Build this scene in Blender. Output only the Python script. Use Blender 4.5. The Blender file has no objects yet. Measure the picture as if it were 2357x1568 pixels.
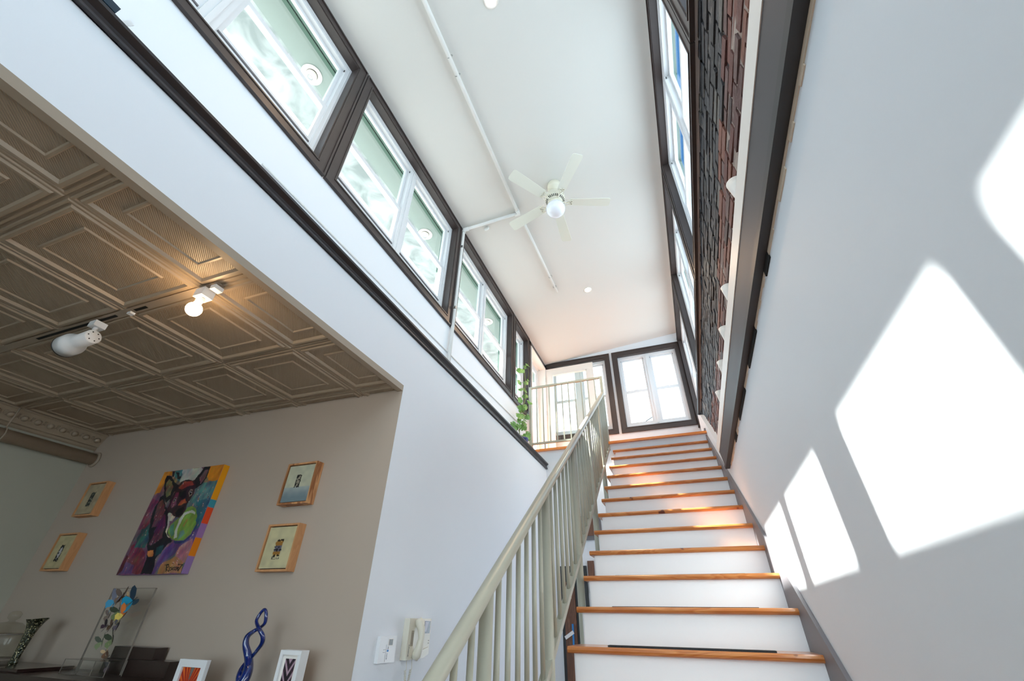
import bpy, bmesh, math, random
import numpy as np
from mathutils import Vector, Matrix
S = bpy.context.scene
COL = S.collection
random.seed(7)
PI = math.pi

# ------------------------------------------------------------------ camera
W, H, F = 2357, 1568, 964.08
cam_d = bpy.data.cameras.new('camera'); cam = bpy.data.objects.new('camera', cam_d); COL.objects.link(cam)
cam_d.sensor_width = 36.0; cam_d.lens = 36.0 * F / W; cam_d.clip_start = 0.02; cam_d.clip_end = 400
def rotv(w):
    t = Vector(w).length; return Matrix.Rotation(t, 3, Vector(w).normalized())
Rw = rotv((0.58621128, 0.09206003, 0.35467474))
B = Matrix(((1, 0, 0), (0, 0, 1), (0, -1, 0)))          # camera (right, down, forward) to world
Cm = (Rw @ B) @ Matrix(((1, 0, 0), (0, -1, 0), (0, 0, -1)))
cam.matrix_world = Cm.to_4x4()                           # the camera is at the origin, eye height over the floor
S.camera = cam

# ------------------------------------------------------------------ sky, sun, exposure
S.view_settings.view_transform = 'Standard'; S.view_settings.look = 'None'
S.view_settings.gamma = 1; S.view_settings.use_curve_mapping = False
S.view_settings.exposure = 1.08
SKY = 2.5; SUN = 18.0
wd = bpy.data.worlds.new('sky'); S.world = wd; wd.use_nodes = True
nt = wd.node_tree; nt.nodes.clear()
def N(nt, t, **kw):
    n = nt.nodes.new(t)
    for k, v in kw.items():
        if k in ('operation', 'blend_type', 'data_type', 'noise_dimensions', 'bands_direction', 'wave_type', 'distribution', 'feature', 'interpolation_type'): setattr(n, k, v)
        else: n.inputs[k].default_value = v
    return n
tc = N(nt, 'ShaderNodeTexCoord'); sx = N(nt, 'ShaderNodeSeparateXYZ'); nt.links.new(tc.outputs['Generated'], sx.inputs[0])
def mr(nt, src, a, b, c=0., d=1.):
    m = nt.nodes.new('ShaderNodeMapRange'); m.interpolation_type = 'SMOOTHSTEP'
    nt.links.new(src, m.inputs['Value']); m.inputs['From Min'].default_value = a; m.inputs['From Max'].default_value = b
    m.inputs['To Min'].default_value = c; m.inputs['To Max'].default_value = d; return m.outputs[0]
def mth(nt, op, a, b):
    m = nt.nodes.new('ShaderNodeMath'); m.operation = op
    for i, v in enumerate((a, b)):
        if hasattr(v, 'is_linked') or not isinstance(v, (int, float)): nt.links.new(v, m.inputs[i])
        else: m.inputs[i].default_value = v
    return m.outputs[0]
fx = mr(nt, sx.outputs[0], -0.02, 0.12); fz = mr(nt, sx.outputs[2], 0.42, 0.66)
fac = mth(nt, 'MULTIPLY', fx, fz)
mix = nt.nodes.new('ShaderNodeMixRGB'); mix.inputs[1].default_value = (0.73, 0.87, 1.0, 1); mix.inputs[2].default_value = (0.025, 0.085, 0.20, 1)
nt.links.new(fac, mix.inputs[0])
bg = N(nt, 'ShaderNodeBackground', Strength=SKY); nt.links.new(mix.outputs[0], bg.inputs[0])
out = nt.nodes.new('ShaderNodeOutputWorld'); nt.links.new(bg.outputs[0], out.inputs[0])
sd = bpy.data.lights.new('sun', 'SUN'); sd.energy = SUN; sd.angle = math.radians(0.9); sd.color = (1.0, 0.97, 0.93)
sun = bpy.data.objects.new('sun', sd); COL.objects.link(sun); sun.location = (-6, -1, 8)
sun.rotation_euler = Vector((2.69, 0.44, -2.89)).to_track_quat('-Z', 'Y').to_euler()

# ------------------------------------------------------------------ materials
def lin(c):
    return tuple((x / 255 / 12.92 if x / 255 <= 0.04045 else ((x / 255 + 0.055) / 1.055) ** 2.4) for x in c) + (1,)
def mat(name, rgb, rough=0.6, metal=0.0, bump=None, var=None, spec=0.5, emit=None, coat=0):
    m = bpy.data.materials.new(name); m.use_nodes = True; t = m.node_tree; p = t.nodes['Principled BSDF']
    c = lin(rgb); p.inputs['Base Color'].default_value = c; p.inputs['Roughness'].default_value = rough
    p.inputs['Metallic'].default_value = metal; p.inputs['Specular IOR Level'].default_value = spec
    if coat: p.inputs['Coat Weight'].default_value = coat
    if emit: p.inputs['Emission Color'].default_value = lin(emit[0]); p.inputs['Emission Strength'].default_value = emit[1]
    if bump or var:
        g = t.nodes.new('ShaderNodeNewGeometry')
        if var:                     # faint mottling: (scale, amount)
            n = N(t, 'ShaderNodeTexNoise', Scale=var[0], Detail=4.0); t.links.new(g.outputs['Position'], n.inputs['Vector'])
            mx = t.nodes.new('ShaderNodeMixRGB'); mx.inputs[1].default_value = tuple(v * (1 - var[1]) for v in c[:3]) + (1,)
            mx.inputs[2].default_value = tuple(min(1, v * (1 + var[1])) for v in c[:3]) + (1,)
            t.links.new(n.outputs['Fac'], mx.inputs[0]); t.links.new(mx.outputs[0], p.inputs['Base Color'])
        if bump:
            n2 = N(t, 'ShaderNodeTexNoise', Scale=bump[0], Detail=5.0); t.links.new(g.outputs['Position'], n2.inputs['Vector'])
            b = N(t, 'ShaderNodeBump', Strength=bump[1], Distance=0.01); t.links.new(n2.outputs['Fac'], b.inputs['Height'])
            t.links.new(b.outputs[0], p.inputs['Normal'])
    return m
def wood(name, a, b, scale, stretch, rough=0.3, coat=0.3, dist=6.0, knots=True):
    m = bpy.data.materials.new(name); m.use_nodes = True; t = m.node_tree; p = t.nodes['Principled BSDF']
    g = t.nodes.new('ShaderNodeNewGeometry'); mp = t.nodes.new('ShaderNodeMapping'); mp.inputs['Scale'].default_value = stretch
    t.links.new(g.outputs['Position'], mp.inputs['Vector'])
    n = N(t, 'ShaderNodeTexNoise', Scale=scale, Detail=3.0, Distortion=0.8); t.links.new(mp.outputs[0], n.inputs['Vector'])
    mm = mth(t, 'MULTIPLY', n.outputs['Fac'], dist); fr = mth(t, 'FRACT', mm, 0)
    cr = t.nodes.new('ShaderNodeValToRGB'); cr.color_ramp.elements[0].color = lin(a); cr.color_ramp.elements[1].color = lin(b)
    cr.color_ramp.elements[1].position = 0.75; e = cr.color_ramp.elements.new(0.93); e.color = lin(a)
    t.links.new(fr, cr.inputs[0]); src = cr.outputs[0]
    if knots:
        v = N(t, 'ShaderNodeTexNoise', Scale=9.0, Detail=2.0); t.links.new(g.outputs['Position'], v.inputs['Vector'])
        k = mr(t, v.outputs['Fac'], 0.70, 0.76); mx = t.nodes.new('ShaderNodeMixRGB'); mx.inputs[2].default_value = lin((96, 40, 18))
        t.links.new(k, mx.inputs[0]); t.links.new(src, mx.inputs[1]); src = mx.outputs[0]
    t.links.new(src, p.inputs['Base Color']); p.inputs['Roughness'].default_value = rough; p.inputs['Coat Weight'].default_value = coat
    return m
def vcol(name, rough=0.6, spec=0.3):
    m = bpy.data.materials.new(name); m.use_nodes = True; t = m.node_tree; p = t.nodes['Principled BSDF']
    a = t.nodes.new('ShaderNodeAttribute'); a.attribute_name = 'Col'; t.links.new(a.outputs['Color'], p.inputs['Base Color'])
    p.inputs['Roughness'].default_value = rough; p.inputs['Specular IOR Level'].default_value = spec; return m
def pane(name, tint=(0.95, 0.98, 0.97), refl=0.6):
    m = bpy.data.materials.new(name); m.use_nodes = True; t = m.node_tree; t.nodes.remove(t.nodes['Principled BSDF'])
    tr = N(t, 'ShaderNodeBsdfTransparent'); tr.inputs[0].default_value = tint + (1,)
    gl = t.nodes.new('ShaderNodeBsdfGlossy'); gl.inputs['Roughness'].default_value = 0.02
    lw = N(t, 'ShaderNodeLayerWeight', Blend=0.5); mm = mth(t, 'ADD', mth(t, 'MULTIPLY', mth(t, 'POWER', lw.outputs['Facing'], 5.0), 0.8 * refl), 0.03)
    mx = t.nodes.new('ShaderNodeMixShader'); t.links.new(mm, mx.inputs[0]); t.links.new(tr.outputs[0], mx.inputs[1]); t.links.new(gl.outputs[0], mx.inputs[2])
    t.links.new(mx.outputs[0], t.nodes['Material Output'].inputs[0]); return m
M = {}
M['wall'] = mat('white_wall_paint', (230, 233, 238), 0.6, var=(1.5, 0.012), bump=(60, 0.02))
M['ceil'] = mat('ceiling_paint', (218, 215, 210), 0.75, bump=(40, 0.03))
M['picwall'] = mat('warm_grey_wall_paint', (180, 164, 149), 0.7, var=(1.2, 0.03))
M['sagewall'] = mat('sage_wall_paint', (172, 170, 156), 0.7)
M['tin'] = mat('taupe_tin', (158, 141, 121), 0.38, 0.0, var=(3, 0.03), spec=0.6)
M['tinflat'] = mat('taupe_trim', (160, 145, 128), 0.5)
M['dark'] = mat('dark_brown_casing', (62, 52, 50), 0.42, var=(20, 0.08))
M['ledge'] = mat('black_brown_rail', (48, 42, 42), 0.35)
M['frame'] = mat('white_vinyl', (222, 222, 224), 0.4)
M['rail'] = mat('grey_green_metal', (172, 171, 155), 0.38, var=(8, 0.03))
M['riser'] = mat('white_riser_paint', (240, 241, 243), 0.45, bump=(25, 0.02))
M['stringer'] = mat('grey_stringer_paint', (116, 113, 118), 0.5)
M['tread'] = wood('orange_pine', (178, 104, 50), (200, 132, 74), 1.1, (1.2, 9, 9), 0.28, 0.35, 9.0)
M['landing'] = wood('sunny_pine_floor', (226, 126, 50), (242, 154, 76), 1.1, (1.2, 9, 9), 0.3, 0.3, 9.0)
M['strip'] = mat('black_grip_strip', (46, 50, 54), 0.9, bump=(400, 0.6))
M['beam'] = mat('grey_steel', (74, 70, 73), 0.55, 0.15, bump=(6, 0.05))
M['beamdark'] = mat('dark_steel', (58, 56, 57), 0.5, 0.2)
M['tan'] = mat('rough_tan_strip', (224, 206, 184), 0.8, bump=(50, 0.5))
M['trimw'] = mat('cream_white_trim', (240, 232, 224), 0.45)
M['fan'] = mat('cream_fan_enamel', (232, 226, 208), 0.35)
M['blade'] = mat('pale_fan_blade', (226, 226, 214), 0.5)
M['globe'] = mat('milky_glass', (240, 240, 246), 0.12, coat=0.5)
M['black'] = mat('black_plastic', (22, 22, 24), 0.4)
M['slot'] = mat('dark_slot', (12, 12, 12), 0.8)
M['pipe'] = mat('white_pipe_paint', (232, 231, 228), 0.45)
M['metal'] = mat('zinc', (170, 170, 168), 0.35, 0.8)
M['glass'] = pane('window_glass')
M['acrylic'] = pane('clear_acrylic', (0.97, 0.98, 0.98), 0.9)
M['acryledge'] = mat('acrylic_edge', (128, 120, 112), 0.2)
M['soffit'] = mat('green_grey_soffit', (130, 141, 135), 0.7)
M['darkgreen'] = mat('dark_green_frame', (72, 100, 86), 0.5)
M['roof'] = mat('grey_roof_gravel', (122, 124, 122), 0.8)
M['pot'] = mat('blue_glazed_pot', (38, 52, 112), 0.35)
M['soil'] = mat('potting_soil', (50, 38, 30), 0.9)
M['leaf'] = mat('monstera_leaf', (112, 156, 76), 0.4, var=(14, 0.45))
M['stem'] = mat('vine_stem', (120, 130, 70), 0.6)
M['oak'] = wood('pale_oak_frame', (196, 140, 92), (206, 150, 102), 3.0, (6, 6, 1.2), 0.5, 0.0, 4.0, False)
M['zebra'] = wood('striped_wood_frame', (150, 92, 54), (216, 160, 108), 1.3, (6, 9, 1.6), 0.5, 0.0, 3.6, False)
M['vcol'] = vcol('painted_surface')
M['bluegl'] = mat('cobalt_glass', (8, 34, 104), 0.06, spec=0.8, coat=1.0, var=(25, 0.7))
M['darkwood'] = mat('dark_espresso_wood', (46, 32, 28), 0.3, coat=0.3)
M['shutoff'] = mat('white_plastic', (232, 232, 233), 0.35)
M['beige'] = mat('beige_plastic', (222, 216, 200), 0.35)
M['screen'] = mat('grey_lcd', (112, 114, 108), 0.2)
M['bscreen'] = mat('dark_screen', (52, 50, 54), 0.15)
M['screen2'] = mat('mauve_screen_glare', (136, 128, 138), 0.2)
M['blue'] = mat('blue_mark', (40, 130, 200), 0.5)
M['ink'] = mat('grey_ink', (110, 108, 112), 0.6)
M['vase'] = None
def cutglass():
    m = mat('smoky_cut_glass', (60, 62, 44), 0.1, 0.5, coat=1.0); t = m.node_tree; p = t.nodes['Principled BSDF']
    g = t.nodes.new('ShaderNodeNewGeometry'); v = N(t, 'ShaderNodeTexVoronoi', Scale=95.0); t.links.new(g.outputs['Position'], v.inputs['Vector'])
    cr = t.nodes.new('ShaderNodeValToRGB'); cr.color_ramp.elements[0].color = lin((236, 222, 170)); cr.color_ramp.elements[0].position = .12
    cr.color_ramp.elements[1].color = lin((44, 48, 32)); cr.color_ramp.elements[1].position = .38
    t.links.new(v.outputs['Distance'], cr.inputs[0]); t.links.new(cr.outputs[0], p.inputs['Base Color'])
    b = N(t, 'ShaderNodeBump', Strength=0.8, Distance=0.004); t.links.new(v.outputs['Distance'], b.inputs['Height']); t.links.new(b.outputs[0], p.inputs['Normal']); return m
M['vase'] = cutglass()
M['bottle'] = mat('dark_green_glass', (20, 30, 20), 0.08, coat=1.0)
M['brown'] = wood('brown_door_wood', (92, 56, 36), (120, 76, 50), 2, (6, 6, 1), 0.5, 0.1, 4, False)
M['bulb'] = mat('lit_bulb', (255, 214, 160), 0.4, emit=((255, 214, 160), 22))
M['lampw'] = mat('lit_downlight', (255, 246, 232), 0.4, emit=((255, 240, 220), 9))
M['kick'] = mat('floor_boards', (140, 116, 92), 0.4)

def panelmat():
    m = bpy.data.materials.new('marbled_fascia'); m.use_nodes = True; t = m.node_tree; p = t.nodes['Principled BSDF']
    g = t.nodes.new('ShaderNodeNewGeometry'); n = N(t, 'ShaderNodeTexNoise', Scale=4.0, Detail=8.0, Distortion=0.6); t.links.new(g.outputs['Position'], n.inputs['Vector'])
    cr = t.nodes.new('ShaderNodeValToRGB'); cr.color_ramp.elements[0].position = 0.36; cr.color_ramp.elements[0].color = lin((122, 130, 129)); cr.color_ramp.elements[1].position = 0.62; cr.color_ramp.elements[1].color = lin((170, 176, 175))
    t.links.new(n.outputs['Fac'], cr.inputs[0]); t.links.new(cr.outputs[0], p.inputs['Base Color']); p.inputs['Roughness'].default_value = .7
    tr = t.nodes.new('ShaderNodeBsdfTranslucent'); t.links.new(cr.outputs[0], tr.inputs[0])
    mx = t.nodes.new('ShaderNodeMixShader'); mx.inputs[0].default_value = 0.03
    t.links.new(p.outputs[0], mx.inputs[1]); t.links.new(tr.outputs[0], mx.inputs[2]); t.links.new(mx.outputs[0], t.nodes['Material Output'].inputs[0])
    return m
M['panel'] = panelmat()
def tinmat():                       # fine pressed ribs over the taupe paint
    m = mat('pressed_tin', (158, 141, 121), 0.42, var=(3, 0.03), spec=0.6); t = m.node_tree; p = t.nodes['Principled BSDF']
    g = t.nodes.new('ShaderNodeNewGeometry'); w = N(t, 'ShaderNodeTexWave', Scale=52.0, wave_type='BANDS', bands_direction='DIAGONAL'); t.links.new(g.outputs['Position'], w.inputs['Vector'])
    b = N(t, 'ShaderNodeBump', Strength=0.35, Distance=0.004); t.links.new(w.outputs['Fac'], b.inputs['Height']); t.links.new(b.outputs[0], p.inputs['Normal']); return m
M['tinrib'] = tinmat()

# ------------------------------------------------------------------ mesh helpers
class MB:
    def __init__(s): s.bm = bmesh.new()
    def face(s, pts):
        vs = [s.bm.verts.new(p) for p in pts]
        return s.bm.faces.new(vs)
    def box(s, x0, x1, y0, y1, z0, z1):
        if x0 > x1: x0, x1 = x1, x0
        if y0 > y1: y0, y1 = y1, y0
        if z0 > z1: z0, z1 = z1, z0
        v = [s.bm.verts.new(p) for p in ((x0, y0, z0), (x1, y0, z0), (x1, y1, z0), (x0, y1, z0), (x0, y0, z1), (x1, y0, z1), (x1, y1, z1), (x0, y1, z1))]
        for f in ((0, 3, 2, 1), (4, 5, 6, 7), (0, 1, 5, 4), (1, 2, 6, 5), (2, 3, 7, 6), (3, 0, 4, 7)): s.bm.faces.new([v[i] for i in f])
        return s
    def obox(s, c, ax, ay, az, hx, hy, hz):       # oriented box
        c = Vector(c); ax = Vector(ax).normalized(); ay = Vector(ay).normalized(); az = Vector(az).normalized()
        P = [(-1, -1, -1), (1, -1, -1), (1, 1, -1), (-1, 1, -1), (-1, -1, 1), (1, -1, 1), (1, 1, 1), (-1, 1, 1)]
        v = [s.bm.verts.new(c + ax * a * hx + ay * b * hy + az * d * hz) for a, b, d in P]
        for f in ((0, 3, 2, 1), (4, 5, 6, 7), (0, 1, 5, 4), (1, 2, 6, 5), (2, 3, 7, 6), (3, 0, 4, 7)): s.bm.faces.new([v[i] for i in f])
        return s
    def prism(s, pts, axis, a, b):                # polygon in the two other axes, run along axis
        def P(p, t): return {'x': (t, p[0], p[1]), 'y': (p[0], t, p[1]), 'z': (p[0], p[1], t)}[axis]
        A = [s.bm.verts.new(P(p, a)) for p in pts]; C = [s.bm.verts.new(P(p, b)) for p in pts]; n = len(pts)
        s.bm.faces.new(A[::-1]); s.bm.faces.new(C)
        for i in range(n): s.bm.faces.new((A[i], A[(i + 1) % n], C[(i + 1) % n], C[i]))
        return s
    def tube(s, pts, r, n=12, cap=True, closed=False):
        pts = [Vector(p) for p in pts]; R = r if isinstance(r, (list, tuple)) else [r] * len(pts)
        rings = []; up = None; m = len(pts)
        for i, p in enumerate(pts):
            d = (pts[(i + 1) % m] - pts[i - 1]) if closed else (pts[min(i + 1, m - 1)] - pts[max(i - 1, 0)])
            d.normalize()
            if up is None: up = Vector((0, 0, 1)) if abs(d.z) < 0.9 else Vector((1, 0, 0))
            a = d.cross(up).normalized(); b = a.cross(d).normalized(); up = b
            rings.append([s.bm.verts.new(p + (a * math.cos(2 * PI * k / n) + b * math.sin(2 * PI * k / n)) * R[i]) for k in range(n)])
        for i in range(m if closed else m - 1):
            A, C = rings[i], rings[(i + 1) % m]
            for k in range(n): s.bm.faces.new((A[k], A[(k + 1) % n], C[(k + 1) % n], C[k])).smooth = True
        if cap and not closed: s.bm.faces.new(rings[0][::-1]); s.bm.faces.new(rings[-1])
        return s
    def lathe(s, prof, c, axis=(0, 0, 1), n=32, smooth=True):   # prof: (r, h) along axis from c
        c = Vector(c); d = Vector(axis).normalized(); u = Vector((0, 0, 1)) if abs(d.z) < 0.9 else Vector((1, 0, 0))
        a = d.cross(u).normalized(); b = d.cross(a).normalized(); rings = []
        for r, h in prof:
            if r < 1e-6: rings.append([s.bm.verts.new(c + d * h)])
            else: rings.append([s.bm.verts.new(c + d * h + (a * math.cos(2 * PI * k / n) + b * math.sin(2 * PI * k / n)) * r) for k in range(n)])
        for A, C in zip(rings, rings[1:]):
            for k in range(n):
                if len(A) == 1 and len(C) == 1: continue
                if len(A) == 1: f = s.bm.faces.new((A[0], C[(k + 1) % n], C[k]))
                elif len(C) == 1: f = s.bm.faces.new((A[k], A[(k + 1) % n], C[0]))
                else: f = s.bm.faces.new((A[k], A[(k + 1) % n], C[(k + 1) % n], C[k]))
                f.smooth = smooth
        if len(rings[0]) > 1: s.bm.faces.new(rings[0][::-1])
        if len(rings[-1]) > 1: s.bm.faces.new(rings[-1])
        return s
    def bevel(s, w, seg=2):
        es = [e for e in s.bm.edges if len(e.link_faces) == 2 and e.calc_face_angle(0) > 0.5]
        bmesh.ops.bevel(s.bm, geom=es, offset=w, segments=seg, profile=0.5, affect='EDGES', clamp_overlap=True); return s
    def build(s, name, m, parent=None, kind=None, smooth=False, label=None):
        bmesh.ops.recalc_face_normals(s.bm, faces=s.bm.faces)
        me = bpy.data.meshes.new(name); s.bm.to_mesh(me); s.bm.free()
        # keep the origin at the middle of the mesh
        co = np.empty(len(me.vertices) * 3); me.vertices.foreach_get('co', co); co = co.reshape(-1, 3)
        c = (co.min(0) + co.max(0)) / 2; co -= c; me.vertices.foreach_set('co', co.ravel()); me.update()
        if smooth:
            me.polygons.foreach_set('use_smooth', [True] * len(me.polygons))
        me.materials.append(M[m] if isinstance(m, str) else m)
        o = bpy.data.objects.new(name, me); COL.objects.link(o)
        off = Vector(c)
        if parent is not None:
            o.parent = parent; off = off - world_loc(parent)
        o.location = off
        if kind: o['kind'] = kind
        if label: o['label'] = label
        return o
WL = {}
def world_loc(o):
    v = Vector(o.location)
    while o.parent is not None: o = o.parent; v = v + Vector(o.location)
    return v
def tag(o, label, cat, group=None):
    o['label'] = label; o['category'] = cat
    if group: o['group'] = group
    return o
def thing(name, label=None, cat=None, loc=(0, 0, 0), group=None, kind=None):
    o = bpy.data.objects.new(name, None); COL.objects.link(o); o.location = loc; o.empty_display_size = 0.1
    if label: o['label'] = label
    if cat: o['category'] = cat
    if group: o['group'] = group
    if kind: o['kind'] = kind
    return o
def struct(name, mb, m, **k): return mb.build(name, m, kind='structure', **k)
def copy_tree(o, parent=None):
    c = o.copy(); COL.objects.link(c)
    if parent is not None: c.parent = parent
    for ch in list(o.children): copy_tree(ch, c)
    return c
def text_part(body, size, depth, name, m, parent, matrix):
    cu = bpy.data.curves.new(name, 'FONT'); cu.body = body; cu.size = size; cu.extrude = depth; cu.align_x = 'CENTER'; cu.align_y = 'CENTER'
    tmp = bpy.data.objects.new('tmp_text', cu); COL.objects.link(tmp)
    dg = bpy.context.evaluated_depsgraph_get(); dg.update(); me = bpy.data.meshes.new_from_object(tmp.evaluated_get(dg))
    bpy.data.objects.remove(tmp); me.transform(matrix)
    me.materials.clear(); me.materials.append(M[m]); me.name = name
    o = bpy.data.objects.new(name, me); COL.objects.link(o); o.parent = parent; o.location = -world_loc(parent); return o

# ------------------------------------------------------------------ main dimensions (metres, eye at the origin)
FL = -1.681          # ground floor
A1 = 1.756           # face of the lower left wall
A2 = 2.06            # face of the window wall above it
YB = 7.218           # back wall
YP = 2.307           # wall with the pictures
XR = 0.53            # white wall beside the stair
XW = 0.56            # right window wall
YF = -3.0            # wall behind the viewer
LZ = 2.19            # landing floor
XFAR = -5.27
def cz(x): return 4.39 + (x + 2.06) * 0.0871     # sloping upper ceiling
def tz(x): return 1.412 + 0.017 * (-A1 - x)      # tin ceiling

# ------------------------------------------------------------------ walls
def wall_y(name, face, thick, y0, y1, z0, z1f, holes, m='wall', sgn=-1):
    """wall in the y-z plane at x = face, running outward by sgn*thick, with rectangular holes (y0,y1,z0,z1)"""
    mb = MB(); xa, xb = face, face + sgn * thick; cur = y0
    for a, b, c, d in sorted(holes):
        if a > cur: mb.box(xa, xb, cur, a, z0, z1f)
        mb.box(xa, xb, a, b, z0, c); mb.box(xa, xb, a, b, d, z1f); cur = b
    if y1 > cur: mb.box(xa, xb, cur, y1, z0, z1f)
    return struct(name, mb, m)
CAS = 0.09
ZB, ZT = 2.755, 4.36            # left casings, bottom and top
LU = [(-4.78 + 2.03, -0.72), (-0.705, 1.290), (1.300, 3.320), (3.330, 5.320), (5.330, 6.130)]
holes = [(a + CAS, b - CAS, ZB + CAS, ZT - CAS) for a, b in LU] + [(6.23, 7.13, LZ, 4.27)]
wall_y('wall_left_upper', -A2, 0.20, YF, YB + 0.2, 1.90, 4.52, holes)
struct('wall_left', MB().box(-A1, -1.95, YP + .002, 6.03, FL, 1.90).box(-A1, -1.95, YF, YP + .002, 1.44, 1.90), 'wall')
struct('shelf_left', MB().box(-A1, -A2, YF, 6.03, 1.88, 1.94), 'wall')
RU = [(-2.75, -0.735), (-0.725, 1.290), (1.300, 3.375), (3.385, 5.325), (5.335, YB - 0.002)]
RB, RT = 2.70, 4.47
wall_y('wall_right_upper', XW, 0.16, YF, YB + 0.2, 2.72, 4.72, [(a + CAS, b - CAS, RB + CAS, RT - CAS) for a, b in RU], sgn=1)
# back wall with two window holes
BU = [(-2.045, -0.752), (-0.706, 0.558)]; BB, BT = 2.755, 4.405
mb = MB(); cur = -2.26
for a, b in BU:
    mb.box(cur, a + CAS, YB, YB + 0.18, 2.19, 4.75); mb.box(a + CAS, b - CAS, YB, YB + .18, 2.19, BB + CAS); mb.box(a + CAS, b - CAS, YB, YB + .18, BT - CAS, 4.75); cur = b - CAS
mb.box(cur, 0.72, YB, YB + 0.18, 2.19, 4.75); struct('wall_back', mb, 'wall')
mb = MB()                          # unseen front wall behind the viewer, openings added to let daylight in
for a in ((-5.6, -3.6, FL, 4.8), (-3.6, -2.1, FL, -1.2), (-3.6, -2.1, 1.15, 4.8), (-2.1, -1.7, FL, 4.8), (-1.7, .4, FL, -1.2), (-1.7, .4, 3.9, 4.8), (.4, .9, FL, 4.8)): mb.box(a[0], a[1], YF - .15, YF, a[2], a[3])
struct('wall_front', mb, 'wall')
for q, (a, b, tp) in enumerate(((-3.6, -2.1, 1.15), (-1.7, .4, 3.9))):
    w_ = thing('window_%d' % (20 + q), kind='structure', loc=((a + b) / 2, YF, -1.2)); mb = MB()  # added windows, out of view, bringing daylight to the ground floor and stairwell
    mb.box(a, b, YF - .1, YF - .04, -1.2, -1.14).box(a, b, YF - .1, YF - .04, tp - .06, tp).box(a, a + .06, YF - .1, YF - .04, -1.14, tp - .06).box(b - .06, b, YF - .1, YF - .04, -1.14, tp - .06).build('window_frame', 'dark', w_)
    MB().box(a + .06, b - .06, YF - .073, YF - .067, -1.14, tp - .06).build('glass_pane', 'glass', w_)
struct('ceiling', MB().prism([(-2.30, cz(-2.30)), (0.74, cz(0.74)), (0.74, cz(0.74) + .14), (-2.30, cz(-2.30) + .14)], 'y', YF - .15, YB + .3), 'ceil')
# picture wall, far left wall, floor
struct('wall_pictures', MB().box(XFAR - .15, -1.951, YP, YP + 0.15, FL, 1.50).box(-1.951, -A1 - .0005, YP, YP + .0015, FL, 1.44), 'picwall')
struct('wall_far_left', MB().box(XFAR - .15, XFAR, YF, YP, FL, 1.50), 'sagewall')
struct('floor', MB().box(-5.6, 0.9, YF - .15, 7.4, FL - .1, FL), 'kick')
struct('pavement', MB().box(-12, 8, -14, YF - .15, FL - .2, FL - .05), 'roof')
struct('wall_under_landing', MB().box(-1.95, -0.74, 6.03, 6.15, FL, LZ - .25), 'wall')
# white wall beside the stair: cut by a line parallel to the stair at the top
sl = 0.70; zs = lambda y: -0.145 + sl * (y - 2.85)
ytop = 4.95
mb = MB(); mb.prism([(YF, FL), (6.1, FL), (6.1, 2.2), (6.75, 2.2), (6.75, 2.74), (6.3, zs(6.3) + .27), (ytop, zs(ytop) + 0.27), (4.45, 1.27), (YF, 1.27)], 'x', XR, 0.9)
struct('wall_right', mb, 'wall')

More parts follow.
